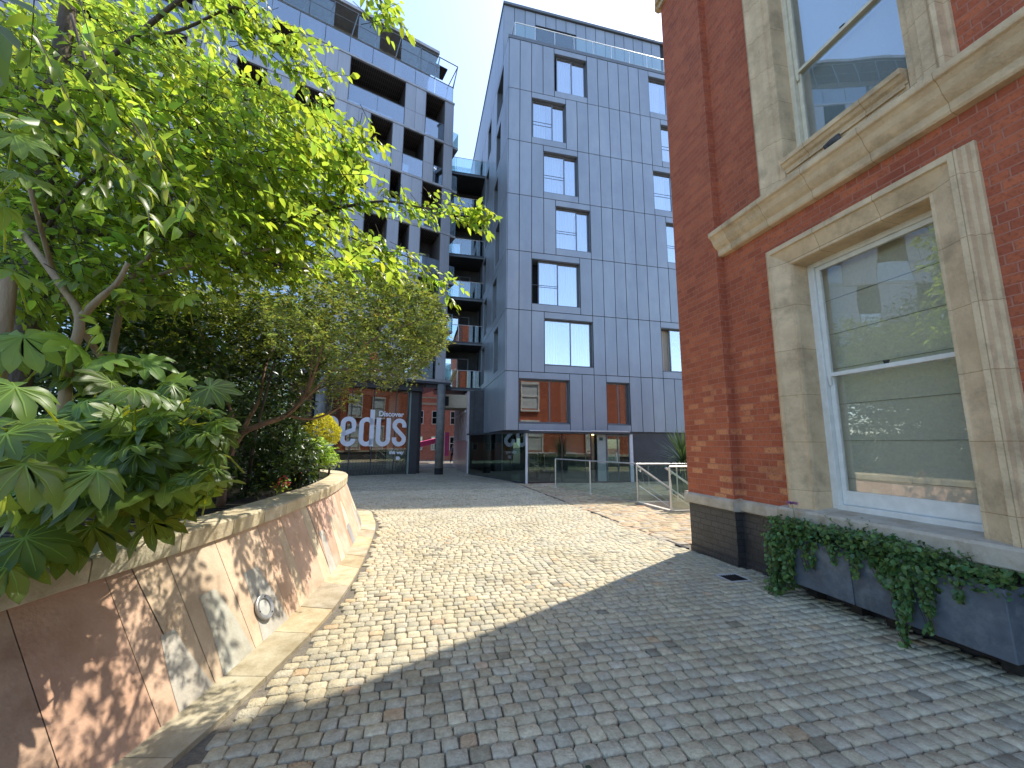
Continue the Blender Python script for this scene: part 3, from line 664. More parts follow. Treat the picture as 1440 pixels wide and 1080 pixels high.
# penthouse storey: set back at the front, flush at the side
PS, ZP = 1.38, 26.78
for c in range(2, 34, 2): side_box(sd, PS + .02 + (c - 2) * MOD, PS + .02 + c * MOD, ZTOP + .02, ZP - .12)
for c in range(NC):
    if 3 <= c <= 6: front_box(fr, c * MOD, (c + 1) * MOD, ZP - 1.0, ZP - .18, PS, PS + .03); continue
    if 16 <= c <= 17: continue
    front_box(fr, c * MOD, (c + 1) * MOD, ZTOP + .1, ZP - .18, PS, PS + .03)
fr.build('front_panel', M['zinc'], tw, bevel=.004); sd.build('side_panel', M['zinc'], tw, bevel=.004)
cr = MB()
for r, (z0, z1) in enumerate(rowsz):                 # dark backing seen in the joints, pieced round the openings
    xs = 0.0
    for (c0, c1) in FRONT[r] + [(NC, NC)]:
        cr.box(xs + .04, c0 * MOD - .002, .036, .12, z0, z1); xs = c1 * MOD - .036
        if c1 > c0:
            cr.box(c0 * MOD - .002, c1 * MOD + .004, .036, .12, z1 - .33, z1); cr.box(c0 * MOD - .002, c1 * MOD + .004, .036, .12, z0, z0 + (.36 if r else .33))
    ys = .10
    for (c0, c1) in SIDE[r] + [(34, 34)]:
        cr.box(.036, .12, ys + .02, c0 * MOD - .002, z0, z1); ys = c1 * MOD - .016
        if c1 > c0:
            cr.box(.036, .12, c0 * MOD - .002, c1 * MOD + .004, z1 - .33, z1); cr.box(.036, .12, c0 * MOD - .002, c1 * MOD + .004, z0, z0 + .36)
cr.box(.04, TX, .04, TY, ZTOP, ZTOP + .015); cr.box(.6, TX, .62, TY, ZB + .002, ZTOP - .01)
cr.box(.04, TX, PS + .035, TY, ZTOP + .016, ZP - .15)
cr.build('core', M['black'], tw)
m_ = MB(); m_.box(.05, TX, .05, TY, ZB - .02, ZB + .001); m_.build('soffit', M['zincdark'], tw)
m_ = MB(); m_.box(-.05, TX, PS - .10, TY, ZP - .16, ZP); m_.build('roof', M['zincframe'], tw, bevel=.01)
m_ = MB(); m_.box(-.01, TX, -.012, .30, ZTOP + .012, ZTOP + .22); m_.build('parapet_cap', M['zincframe'], tw, bevel=.01)
# penthouse windows and terrace balustrade
m_ = MB(); m_.box(3 * MOD, 7 * MOD, PS + .06, PS + .07, ZTOP + .2, ZP - 1.0); m_.build('penthouse_window', M['pane'], tw)
for k in range(16):
    x0 = .36 + k * 1.12
    bg_ = MB().box(x0 + .03, x0 + 1.08, .10, .112, ZTOP + .22, ZTOP + 1.12).build('balustrade_glass', M['clear'], tw)
m_ = MB(); m_.tube([(.36, .106, ZTOP + 1.15), (TX, .106, ZTOP + 1.15)], .024, 8); m_.tube([(.36, .106, ZTOP + 1.15), (.36, PS, ZTOP + 1.15)], .024, 8)
for k in range(17): x0 = .36 + k * 1.12; m_.box(x0 - .018, x0 + .018, .085, .125, ZTOP + .2, ZTOP + 1.14)
m_.build('balustrade_rail', M['steel'], tw)
# windows
def wavy(mb, x0, x1, y, z0, z1, amp=.03, period=.14):
    n = max(4, int((x1 - x0) / .025)); P = [(x0 + (x1 - x0) * k / n, y + amp * math.sin(2 * math.pi * (x0 + (x1 - x0) * k / n) / period + .7 * math.sin(k * .37))) for k in range(n + 1)]
    for a, b in zip(P[:-1], P[1:]): mb.face([(a[0], a[1], z0), (b[0], b[1], z0), (b[0], b[1], z1), (a[0], a[1], z1)])
def tower_window(r, c0, c1):
    z0, z1 = rowsz[r]; a0, a1 = c0 * MOD + .01, c1 * MOD - .01; zb, zt_ = z0 + (.36 if r else .33), z1 - .33
    w_ = MB(); D0, D1 = .17, .24; t = .055
    split = a0 + (a1 - a0) * (.62 if (r + c0) % 2 else .55)
    op = OPENLEFT.get((r, c0), 0); al = a0 + op
    # reveal lining
    w_.box(a0 - .0, a0 + .02, .036, .6, zb, zt_); w_.box(a1 - .02, a1, .036, .6, zb, zt_); w_.box(a0 + .02, a1 - .02, .036, .6, zt_ - .02, zt_); w_.box(a0 + .02, a1 - .02, .036, .6, zb, zb + .03)
    win = w_.build('window', M['zincframe'], tw)
    f = MB()
    for (x0, x1, yy) in ((al + .02, split + .03, D0), (split - .03, a1 - .02, D0 + .04)):
        f.box(x0, x0 + t, yy, yy + .05, zb + .03, zt_ - .02); f.box(x1 - t, x1, yy, yy + .05, zb + .03, zt_ - .02)
        f.box(x0 + t, x1 - t, yy, yy + .05, zb + .03, zb + .03 + t); f.box(x0 + t, x1 - t, yy, yy + .05, zt_ - .02 - t, zt_ - .02)
    f.build('frame', M['zincframe'], win)
    for (x0, x1, yy) in ((al + .07, split - .02, D0 + .02), (split + .02, a1 - .07, D0 + .06)):
        MB().box(x0, x1, yy, yy + .006, zb + .08, zt_ - .07).build('pane', M['panew0'] if r == 0 else M['pane'], win)
    if r == 1 or r == 2 or r > 2:
        rl = MB(); rl.box(a0 + .03, split, .085, .10, zb + .98, zb + 1.005)
        if r in (2, 3, 4, 5): rl.build('guard_rail', M['zincdark'], win)
    rnd = random.Random(r * 31 + c0)
    cu = MB()
    if r == 0:
        cu.box(a1 - .30, a1 - .05, .45, .455, zb, zt_)
        cu.build('curtain', M['curtaingrey'], win)
    elif r == 1:
        wavy(cu, a0 + .03, a0 + (a1 - a0) * .30, .42, zb + .03, zt_ - .03); wavy(cu, split + .1, a1 - .05, .42, zb + .03, zt_ - .03)
        cu.build('curtain', M['curtaingrey'], win)
    else:
        if rnd.random() < .75: wavy(cu, al + .1, al + .1 + (split - al) * rnd.uniform(.5, .95), .42, zb + .03, zt_ - .03)
        wavy(cu, split + rnd.uniform(.05, .25), a1 - .03, .44, zb + .03, zt_ - .03)
        cu.build('curtain', M['curtain'], win)
M['panew0'] = glass('lower_window_pane', (.7, .72, .7), .24, wav=.03)
for r in FRONT:
    for (c0, c1) in FRONT[r]:
        if c0 < 20: tower_window(r, c0, c1)
for r in SIDE:
    for (c0, c1) in SIDE[r]:
        z0, z1 = rowsz[r]; zb, zt_ = z0 + .36, z1 - .33; b0, b1 = c0 * MOD, c1 * MOD
        w_ = MB(); w_.box(.036, .55, b0, b0 + .02, zb, zt_); w_.box(.036, .55, b1 - .02, b1, zb, zt_); w_.box(.036, .55, b0 + .02, b1 - .02, zt_ - .02, zt_); w_.box(.036, .55, b0 + .02, b1 - .02, zb, zb + .03)
        win = w_.build('window', M['zincframe'], tw)
        f = MB(); mid = (b0 + b1) / 2
        for yy in (b0 + .02, mid - .03, b1 - .08): f.box(.17, .22, yy, yy + .06, zb + .03, zt_ - .02)
        f.build('frame', M['zincframe'], win)
        MB().box(.19, .196, b0 + .03, b1 - .03, zb + .03, zt_ - .02).build('pane', M['pane'], win)
        MB().box(.42, .425, mid, b1 - .03, zb + .03, zt_ - .02).build('curtain', M['curtain'], win)
# dark recess wall to the right of the entrance, below the cladding
m_ = MB(); m_.box(5.9, TX, .12, .5, -.3, ZB - .02); m_.build('base_wall', M['zincdark'], tw)
m_ = MB(); m_.tube([(6.25, .10, 1.9), (6.25, .12, 1.9)], .05, 10); m_.build('wall_lamp', M['whitemetal'], tw)

# ---------------------------------------------------------------- glazed entrance lobby at the tower's foot
lb_ = thing('glass_lobby', 'low tinted glass entrance lobby with thin flat canopy at the foot of the grey tower', 'lobby', G(TW, TU, 0), GA)
gzl = gz(18) 
BX, BY = .92, -.32                                   # front corner
LX, LY = -.90, 5.80                                  # far end of the slanting side
EX = 6.0
m_ = MB()
cz0, cz1 = 2.10, 2.19
m_.hexa([(BX - .10, BY - .22, cz0), (EX + .05, BY - .22, cz0), (EX + .05, .7, cz0), (LX - .12, LY, cz0)], [(BX - .10, BY - .22, cz1), (EX + .05, BY - .22, cz1), (EX + .05, .7, cz1), (LX - .12, LY, cz1)])
m_.build('canopy', M['zincdark'], lb_)
m_ = MB(); m_.box(BX + .1, EX - .1, BY - .228, BY - .05, cz1 + .003, cz1 + .035); m_.box(4.0, EX - .2, BY - .25, BY - .05, cz1 + .036, cz1 + .06); m_.build('canopy_flashing', M['whitemetal'], lb_)
# front glazing
xs = [BX, 2.60, 4.02]
for k in range(2):
    MB().box(xs[k] + .04, xs[k + 1] - .02, BY, BY + .012, gzl + .06, cz0 - .02).build('front_pane', M['panedark'], lb_)
m_ = MB(); m_.box(xs[1] - .03, xs[1] + .03, BY - .01, BY + .06, gzl, cz0); m_.box(xs[2] - .03, xs[2] + .03, BY - .01, BY + .06, gzl, cz0); m_.box(BX, EX, BY - .015, BY + .05, gzl - .1, gzl + .055); m_.build('mullion', surf('dark_red_mullion', (.07, .03, .03), (.05, .025, .025), 5, .5), lb_)
m_ = MB(); m_.box(BX - .03, BX + .055, BY - .03, BY + .055, gzl - .05, cz0 - .01); m_.build('corner_post', M['whitemetal'], lb_, bevel=.006)
# slanting side of teal panes with lettering
dv = Vector((LX - BX, LY - BY, 0)); dl = dv.length; dn = dv.normalized(); nn_ = Vector((-dn.y, dn.x, 0))
def sidept(t, z, off=0): p = Vector((BX, BY, 0)) + dn * t + nn_ * off; return (p.x, p.y, z)
cutl = [.05, 1.45, 2.85, 4.3, dl]
for a, b in zip(cutl[:-1], cutl[1:]):
    q = [sidept(a + .01, gzl + .05), sidept(b - .01, gzl + .05), sidept(b - .01, gzl + .05, -.012), sidept(a + .01, gzl + .05, -.012)]
    MB().hexa(q, [(x, y, cz0 - .01) for x, y, z in q]).build('side_pane', M['paneteal'], lb_)
m_ = MB()
q = [sidept(0, gzl - .1, .02), sidept(dl, gzl - .1, .02), sidept(dl, gzl - .1, -.05), sidept(0, gzl - .1, -.05)]; m_.hexa(q, [(x, y, gzl + .045) for x, y, z in q])
for a in cutl[1:]: m_.tube([sidept(a, gzl, -.02), sidept(a, cz0, -.02)], .018, 6)
m_.build('side_frame', M['zincdark'], lb_)
m_ = MB(); m_.tube([sidept(dl, gzl, .03), sidept(dl, cz0, .03)], .03, 6); m_.build('end_post', M['whitemetal'], lb_)
m_ = MB(); m_.face([sidept(.1, gzl + .002, -.05), sidept(dl, gzl + .002, -.05), (EX, 3.0, gzl + .002), (EX, BY + .1, gzl + .002)]); m_.build('floor', surf('dark_lobby_floor', (.2, .21, .2), (.16, .17, .165), 4, .35), lb_)
m_ = MB(); m_.box(1.4, EX, 2.6, 2.7, gzl, cz0); m_.build('back_wall', surf('green_grey_wall', (.42, .46, .43), (.36, .4, .38), 3, .8), lb_)
m_ = MB(); m_.box(3.1, 4.0, .5, .55, gzl + 1.25, cz0 - .02); m_.build('rolled_blind', M['netblind'], lb_)
m_ = MB(); m_.box(4.08, 4.34, BY + .35, BY + .75, gzl, cz0); m_.build('lobby_pier', surf('beige_pier', (.46, .37, .26), (.4, .32, .22), 3, .8), lb_)
m_ = MB(); m_.box(4.36, 4.78, BY + .02, BY + .09, gzl, cz0 - .02); m_.build('grey_panel', surf('sage_grey_panel', (.36, .39, .36), (.3, .33, .31), 3, .6), lb_)
m_ = MB(); m_.box(4.46, 4.62, BY - .005, BY + .018, cz0 - .30, cz0 - .16); sg = m_.build('exit_sign', surf('green_sign', (.015, .06, .035), (.012, .05, .03), 5, .5), lb_)
dr = MB(); dr.box(4.80, 4.86, BY, BY + .06, gzl, cz0 - .03); dr.box(5.36, 5.42, BY, BY + .06, gzl, cz0 - .03); dr.box(4.86, 5.36, BY, BY + .06, cz0 - .10, cz0 - .03); dr.box(5.42, 5.98, BY, BY + .06, cz0 - .10, cz0 - .03)
dro = dr.build('door', M['zincframe'], lb_); MB().box(4.86, 5.36, BY + .02, BY + .035, gzl, cz0 - .1).build('pane', M['paneteal'], dro); MB().box(5.42, 5.98, BY + .02, BY + .035, gzl, cz0 - .1).build('pane', M['paneteal'], dro)
m_ = MB(); m_.tube([(5.30, BY - .04, gzl + .9), (5.30, BY - .04, gzl + 1.35)], .012, 6); m_.build('handle', M['steel'], dro)
m_ = MB(); m_.box(5.98, 6.14, BY - .05, BY + .12, gzl, cz0 + .02); m_.build('white_post', M['whitemetal'], lb_, bevel=.006)
m_ = MB(); m_.tube([(4.20, BY + .2, cz0 - .02), (4.20, BY + .2, cz0 - .06)], .07, 12); lm = m_.build('ceiling_lamp', None or M['whitemetal'], lb_)
e_, ent, eb = new_mat('warm_lamp'); eb.inputs['Emission Color'].default_value = (1, .75, .35, 1); eb.inputs['Emission Strength'].default_value = 1.6; lm.data.materials[0] = e_
for xx in (BX - .1, BX + .12):
    pass

# ================================================================ LETTERING
def stroke(mb, path, wd, to3, th=.006):
    """flat ribbon lettering; path is 2-D, to3 maps (x, y, depth) to the glass"""
    P = [Vector((p[0], p[1])) for p in path]
    L, Rr = [], []
    for i, p in enumerate(P):
        d = (P[min(i + 1, len(P) - 1)] - P[max(i - 1, 0)]).normalized(); n = Vector((-d.y, d.x)) * wd / 2
        L.append(p + n); Rr.append(p - n)
    for i in range(len(P) - 1):
        mb.hexa([to3(Rr[i].x, Rr[i].y, 0), to3(Rr[i + 1].x, Rr[i + 1].y, 0), to3(L[i + 1].x, L[i + 1].y, 0), to3(L[i].x, L[i].y, 0)],
                [to3(Rr[i].x, Rr[i].y, th), to3(Rr[i + 1].x, Rr[i + 1].y, th), to3(L[i + 1].x, L[i + 1].y, th), to3(L[i].x, L[i].y, th)])
def arc(cx, cy_, rx, ry, a0, a1, n=14): return [(cx + rx * math.cos(R_(a0 + (a1 - a0) * k / n)), cy_ + ry * math.sin(R_(a0 + (a1 - a0) * k / n))) for k in range(n + 1)]
def letter(ch, W, H, st):
    r = (W - st) / 2; cx = W / 2; lo, hi = st / 2 + r, H - st / 2 - r
    if ch == 'u': return [[(st / 2, H)] + arc(cx, lo, r, r, 180, 360) + [(W - st / 2, H)]]
    if ch == 's':
        top = arc(cx, hi, r, r, 0, 180); bot = arc(cx, lo, r, r, 0, -180)
        return [[(W - st / 2, hi - .18 * H * .4)] + top + [(st / 2, hi - .06 * H), (st / 2 + .16 * W, hi - .16 * H), (W - st / 2 - .16 * W, lo + .16 * H), (W - st / 2, lo + .06 * H)] + bot + [(st / 2, lo + .18 * H * .4)]]
    if ch == 'd': return [[(W - st / 2, H * 1.27), (W - st / 2, 0)], arc(cx, hi, r, r, 0, 180) + arc(cx, lo, r, r, 180, 360)]
    if ch == 'e': return [[(W - st / 2, lo)] + arc(cx, lo, r, r, 0, -180)[1:] + [(st / 2, hi)] + arc(cx, hi, r, r, 180, 0)[1:] + [(W - st / 2, H * .56), (st / 2, H * .40)]]
    return []
def text_mesh(txt, size, name, mat, parent, to3, th=.006, bold=0.0):
    cu = bpy.data.curves.new('t', 'FONT'); cu.body = txt; cu.size = size; cu.offset = bold; cu.resolution_u = 4
    to = bpy.data.objects.new('t', cu); COL.objects.link(to); bpy.context.view_layer.update()
    me = bpy.data.meshes.new_from_object(to.evaluated_get(bpy.context.evaluated_depsgraph_get())); bpy.data.objects.remove(to)
    mb = MB()
    for p in me.polygons: mb.face([to3(me.vertices[i].co.x, me.vertices[i].co.y, th) for i in p.vertices])
    wdt = max(v.co.x for v in me.vertices)
    return mb.build(name, mat, parent), wdt

# ================================================================ LEFT APARTMENT BLOCK
LC = Vector((-4.17, 23.3, 0)); LA = R_(90 - 58.7)
ap = thing('apartment_block', 'long grey apartment block of ribbed panels and dark loggias raised above a glazed ground floor', 'building', LC, LA)
BASEZ, SL, NS = 5.20, 3.12, 6
XR = -.42; XL = -31.0; NCOL = int((XR - XL) / .65)
LOG = {5: [(0, 2), (4, 9), (13, 15), (16, 18), (20, 24), (27, 29), (32, 35), (38, 42)], 4: [(0, 1), (2, 4), (5, 7), (10, 13), (15, 17), (20, 21), (23, 26), (30, 32), (35, 39)], 3: [(0, 2), (4, 5), (7, 10), (12, 14), (17, 20), (22, 23), (26, 29), (33, 36), (40, 42)],
       2: [(0, 2), (3, 4), (5, 7), (9, 12), (15, 17), (19, 22), (25, 27), (30, 33), (37, 39)], 1: [(0, 2), (4, 6), (8, 9), (11, 14), (17, 19), (22, 25), (28, 30), (33, 37)], 0: [(0, 3), (5, 7), (9, 12), (15, 17), (19, 20), (23, 26), (29, 31), (34, 38)]}
pn, ed, bk = MB(), MB(), MB()
def pc():
    k = 1 + random.uniform(-.10, .10); return (.40 * k, .42 * k, .455 * k)
balconies = []
for r in range(NS):
    z0, z1 = BASEZ + SL * r, BASEZ + SL * (r + 1); used = set()
    for (c0, c1) in LOG[r]:
        used |= set(range(c0, c1)); balconies.append((r, XR - c1 * .65, XR - c0 * .65))
    for c in range(NCOL):
        xa, xb = XR - (c + 1) * .65, XR - c * .65
        if c in used: continue
        n_ = 1
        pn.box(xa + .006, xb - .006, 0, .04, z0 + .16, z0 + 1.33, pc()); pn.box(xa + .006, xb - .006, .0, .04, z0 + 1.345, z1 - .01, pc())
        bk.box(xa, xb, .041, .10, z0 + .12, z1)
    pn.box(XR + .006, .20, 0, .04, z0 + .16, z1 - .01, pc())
    bk.box(XR, .19, .041, .10, z0 + .12, z1)
    ed.box(XL, .22, -.03, .12, z0, z0 + .145); 
    # corner return: slab nosing and glass at the gable end
    ed.box(.22, .62, .10, 2.2, z0, z0 + .145)
ed.box(XL, .24, -.04, .14, BASEZ + SL * NS, BASEZ + SL * NS + .12)
pn.build('facade_panel', M['meshpanel'], ap); ed.build('slab_edge', M['slabedge'], ap); bk.build('backing', M['zincdark'], ap)
# body behind the loggias
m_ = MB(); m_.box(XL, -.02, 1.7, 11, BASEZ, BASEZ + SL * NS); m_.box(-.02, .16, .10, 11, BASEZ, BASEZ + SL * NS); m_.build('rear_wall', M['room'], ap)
sl_ = MB()
for r in range(NS + 1): sl_.box(XL, .15, .121, 1.7, BASEZ + SL * r + .002, BASEZ + SL * r + .14)
sl_.build('floor_slab', M['zincdark'], ap)
lou, ltree, lbn = new_mat('louvred_soffit')
tcn = N(ltree, 'ShaderNodeTexCoord'); brn = N(ltree, 'ShaderNodeTexBrick', offset=0.0, i_Scale=1.0, i_Mortar_Size=.035, i_Brick_Width=.12, i_Row_Height=.42)
brn.inputs['Color1'].default_value = (.012, .013, .016, 1); brn.inputs['Color2'].default_value = (.02, .02, .024, 1); brn.inputs['Mortar'].default_value = (.09, .085, .085, 1)
ltree.links.new(tcn.outputs['Object'], brn.inputs['Vector']); ltree.links.new(brn.outputs[0], lbn.inputs['Base Color']); lbn.inputs['Roughness'].default_value = .7
for (r, xa, xb) in balconies:
    z0, z1 = BASEZ + SL * r, BASEZ + SL * (r + 1)
    f = MB(); f.box(xa, xa + .03, .0, 1.69, z0 + .15, z1 - .0); f.box(xb - .03, xb, .0, 1.69, z0 + .15, z1 - .0); f.box(xa + .03, xb - .03, .03, 1.69, z1 - .05, z1 - .004)
    lo_ = f.build('loggia', lou, ap)
    nseg = max(1, round((xb - xa) / 1.6))
    for k in range(nseg):
        a, b = xa + .03 + (xb - xa - .06) * k / nseg, xa + .03 + (xb - xa - .06) * (k + 1) / nseg
        MB().box(a + .008, b - .008, .005, .02, z0 + .17, z0 + 1.30).build('glass_guard', M['balfrost'], lo_)
    MB().box(xa + .03, xb - .03, -.005, .035, z0 + 1.305, z0 + 1.335).build('guard_rail', M['zincframe'], lo_)
    g_ = MB(); g_.box(xa + .15, xb - .15, 1.60, 1.62, z0 + .2, z0 + 2.4)
    g_.build('patio_window', M['pane'], lo_)
    if (r * 7 + int(-xa * 3)) % 3 == 0:
        MB().box(xa + .25, xb - (xb - xa) * .45, 1.64, 1.65, z0 + .2, z0 + 2.4).build('curtain', M['curtain'], lo_)
# gable-end balcony glass
for r in range(NS):
    z0 = BASEZ + SL * r
    MB().box(.60, .612, .12, 2.2, z0 + .15, z0 + 1.2).build('end_guard', M['balglass'], ap)
    MB().box(.24, .61, .11, .122, z0 + .15, z0 + 1.2).build('end_guard', M['balglass'], ap)
# roof terrace: parapet glass, raked posts, set-back penthouse
ZR = BASEZ + SL * NS
for k in range(16):
    xb = .12 - k * 1.3
    MB().box(xb - 1.28, xb - .01, -.02, -.008, ZR + .13, ZR + 1.20).build('parapet_glass', M['balfrost'], ap)
m_ = MB(); m_.tube([(XL, -.02, ZR + 1.23), (.14, -.02, ZR + 1.23)], .028, 6)
for k in range(24):
    xb = .06 - k * 1.28 + (.0)
    m_.tube([(xb, .02, ZR + 1.2), (xb + .30, -.06, ZR + 2.95)], .035 if k % 2 else .03, 6)
    if k % 2 == 0: m_.tube([(xb, .02, ZR + .1), (xb, .02, ZR + 1.2)], .02, 6)
m_.tube([(XL, -.06, ZR + 2.95), (.36, -.06, ZR + 2.95)], .035, 6); m_.tube([(.36, -.06, ZR + 2.95), (.36, 1.9, ZR + 2.95)], .035, 6); m_.tube([(.36, -.06, ZR + 2.95), (.10, .0, ZR + 1.2)], .03, 6); m_.tube([(.36, 1.6, ZR + 2.95), (.10, 1.6, ZR + 1.2)], .025, 6)
m_.tube([(XL, -.03, ZR + 2.2), (-.9, -.03, ZR + 2.2)], .02, 6)
m_.build('terrace_frame', M['zincframe'], ap)
for k in range(12):
    xb = -.9 - k * 1.28
    if k in (0, 1, 3, 5, 6, 8, 9): MB().box(xb - 1.25, xb, -.035, -.025, ZR + 1.3, ZR + 2.9).build('terrace_screen', M['clear'], ap)
m_ = MB(); m_.box(XL, -1.15, 1.6, 9, ZR + .1, ZR + 3.15); m_.build('penthouse_wall', M['slabedge'], ap)
m_ = MB(); m_.box(XL, -.95, -.1, 9.2, ZR + 3.16, ZR + 3.36); m_.build('roof', M['slabedge'], ap, bevel=.01)
for k in range(9):
    xb = -1.4 - k * 2.4
    MB().box(xb - 1.6, xb, 1.56, 1.59, ZR + .3, ZR + 2.7).build('penthouse_window', M['pane'], ap)
m_ = MB(); m_.box(-1.6, -.35, -.02, .9, ZR + 2.35, ZR + 2.42); m_.build('awning', M['black'], ap)
# undercroft: soffit, columns, glazing with lettering
gzc = gz(23.3)
m_ = MB(); m_.box(XL, .60, -.02, 9.5, BASEZ - .14, BASEZ - .004); m_.box(XL, -.9, .55, .95, BASEZ - .55, BASEZ - .145); m_.box(-.9, .7, .2, .5, BASEZ - .35, BASEZ - .145); m_.build('soffit', M['zincdark'], ap)
conc = surf('grey_concrete', (.20, .20, .185), (.13, .13, .12), 3, .85, .2, 30)
def column(x, y, top=BASEZ - .14):
    m_ = MB(); m_.tube([(x, y, gzc - .1), (x, y, top)], .24, 20); c = m_.build('column', conc, ap, smooth=True)
    MB().tube([(x, y, gzc - .1), (x, y, gzc + .35)], .245, 20).build('column_base', M['black'], c)
column(0, 0); column(-6.4, .3)
GY = 1.0
mull = [-1.60, -2.35, -3.60, -4.75, -6.0, -7.2, -8.4, -9.6, -10.8, -12, -13.2, -14.4, -15.6, -16.8]
gt = BASEZ - .56
for a, b in zip(mull[:-1], mull[1:]): MB().box(b + .03, a - .03, GY, GY + .012, gzc + .05, gt).build('shop_pane', M['panedark'], ap)
m_ = MB()
for a in mull: m_.box(a - .025, a + .025, GY + .013, GY + .10, gzc, gt)
m_.box(mull[-1], -1.57, GY - .02, GY + .10, gzc - .1, gzc + .05); m_.build('shop_frame', M['zincdark'], ap)
m_ = MB(); m_.box(-1.57, -1.49, GY - .06, GY + .05, gzc, gt); m_.build('shop_corner', surf('green_edge_glass', (.28, .36, .32), (.22, .3, .27), 4, .3), ap)
m_ = MB(); m_.box(-1.48, -1.02, GY - .05, GY + .5, gzc - .1, gt + .2); m_.box(-1.02, -.72, GY + .3, 9.5, gzc - .1, BASEZ - .14); m_.box(-17, -1.5, 6, 6.2, gzc, gt + .2); m_.build('ground_floor_wall', M['zincdark'], ap)
m_ = MB()
for k in range(64): xx = -1.7 - k * .16; m_.box(xx, xx + .05, GY + .25, GY + .27, gzc + .05, gzc + .78)
m_.box(-12, -1.65, GY + .24, GY + .28, gzc + .78, gzc + .83); m_.build('low_screen', M['zincframe'], ap)
def shop3(x, y, d): return (x, GY - .006 - d, y)
mb = MB(); H0, HL, WL, SW = 1.42, 1.60, .80, .245
for ch, x0 in (('s', -2.50), ('u', -3.40), ('d', -4.31), ('e', -5.26), ('s', -6.16)):
    for pth in letter(ch, WL, HL, SW): stroke(mb, pth, SW, lambda x, y, d, x0=x0: shop3(x0 + x, H0 + y, d))
mb.build('big_lettering', M['vinyl'], ap)
text_mesh('Discover', .42, 'slogan_lettering', M['vinyl'], ap, lambda x, y, d: shop3(-3.30 + x * .92, 3.12 + y * .95, d), bold=.014)
text_mesh('this way', .26, 'small_lettering', M['vinyl'], ap, lambda x, y, d: shop3(-2.62 + x * .95, 1.0 + y, d), bold=.012)
mb = MB(); mb.face([shop3(-2.22, .66, .004), shop3(-2.05, .66, .004), shop3(-1.97, .76, .004), shop3(-2.05, .86, .004), shop3(-2.22, .86, .004)]); mb.build('arrow_mark', M['vinyl'], ap)

# ================================================================ BALCONY LINK between the two buildings
lk = thing('balcony_link', 'dark recessed stack of glass fronted balconies joining the tower and the apartment block', 'building', G(TW, TU, 0), GA)
LW0, LY0, LYB = -2.9, 7.35, 9.4
dw = MB(); 
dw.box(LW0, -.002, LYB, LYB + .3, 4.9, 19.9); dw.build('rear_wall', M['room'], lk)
for k in range(6):
    zb = 4.90 + 2.983 * k
    MB().box(LW0, -.003, LY0, LYB - .002, zb, zb + .22).build('balcony_slab', M['zincdark'], lk)
    MB().box(LW0 - .0, -.003, LY0 - .02, LY0 - .002, zb + .02, zb + .10).build('slab_trim', M['zincframe'], lk)
    for (a, b) in ((LW0, LW0 + 1.35), (LW0 + 1.37, -.02)):
        MB().box(a + .01, b - .01, LY0 + .03, LY0 + .042, zb + .22, zb + 1.30).build('glass_guard', M['balglass'], lk)
    m_ = MB(); m_.tube([(LW0, LY0 + .036, zb + 1.32), (-.01, LY0 + .036, zb + 1.32)], .02, 6)
    for xx in (LW0 + .9, LW0 + 1.36, -.45): m_.box(xx - .012, xx + .012, LY0 + .045, LY0 + .07, zb + .22, zb + 1.32)
    m_.build('guard_rail', M['steel'], lk)
    if k < 5:
        d = MB(); d.box(LW0 + .1, LW0 + .16, LYB - .09, LYB - .003, zb + .22, zb + 2.5); d.box(-1.42, -1.34, LYB - .09, LYB - .003, zb + .22, zb + 2.5); d.box(-.7, -.62, LYB - .09, LYB - .003, zb + .22, zb + 2.5); d.box(LW0 + .16, -.7, LYB - .09, LYB - .003, zb + 2.44, zb + 2.5)
        fd = d.build('patio_door', M['zincframe'], lk); MB().box(LW0 + .16, -1.42, LYB - .06, LYB - .05, zb + .22, zb + 2.44).build('pane', M['pane'], fd)
        MB().box(LW0 + .5, LW0 + .95, LYB - .04, LYB - .03, zb + .25, zb + 2.4).build('curtain', M['curtain'], fd)
MB().box(LW0 + .55, -.9, LY0 + .6, LY0 + .9, 4.90 + 2.983 * 5 + .22, 4.90 + 2.983 * 5 + 1.05).build('terrace_screen', M['balglass'], lk)
# parasol and wooden box on the lowest balcony
bx = thing('wooden_cabinet', 'small brown slatted cabinet standing on the lowest link balcony', 'cabinet', G(TW - 2.35, TU + LY0 + .35, 5.12), GA)
m_ = MB(); m_.box(-.28, .28, -.2, .2, .02, .62); m_.box(-.31, .31, -.23, .23, .62, .66); m_.build('carcass', surf('brown_wood', (.3, .15, .09), (.2, .1, .06), 6, .7, stretch=(1, 1, 8)), bx, bevel=.006)
m_ = MB()
for k in range(4): m_.box(-.27, .27, -.212, -.202, .05 + k * .14, .16 + k * .14)
m_.build('slats', surf('brown_slats', (.36, .19, .12), (.26, .13, .08), 6, .7), bx)

# ================================================================ PASSAGE AND BEYOND
pw = thing('passage_building', 'low pinkish clad building with tall vertical fins lining the passage on the right', 'building', G(-1.5, 17.8, 0), GA)
m_ = MB(); m_.box(0, .3, 0, 9.5, -.4, 1.75); m_.build('base_wall', surf('polished_pinkish_cladding', (.42, .36, .36), (.34, .30, .3), 2, .28), pw)
m_ = MB(); m_.box(.12, .35, 0, 9.5, 1.75, 4.75); m_.build('recess_wall', M['room'], pw)
for k in range(9):
    MB().box(-.03, .115, .25 + k * 1.05, .62 + k * 1.05, 1.78, 4.75).build('fin', surf('pinkish_fins', (.5, .42, .43), (.42, .36, .37), 3, .4) if k == 0 else bpy.data.materials['pinkish_fins'], pw)
m_ = MB(); m_.box(-.05, .12, 0, 9.5, 1.752, 1.83); m_.build('ledge', bpy.data.materials['pinkish_fins'], pw)
m_ = MB(); m_.box(.36, 3, 0, 9.5, 1.7, 4.8); m_.build('mass', M['room'], pw)
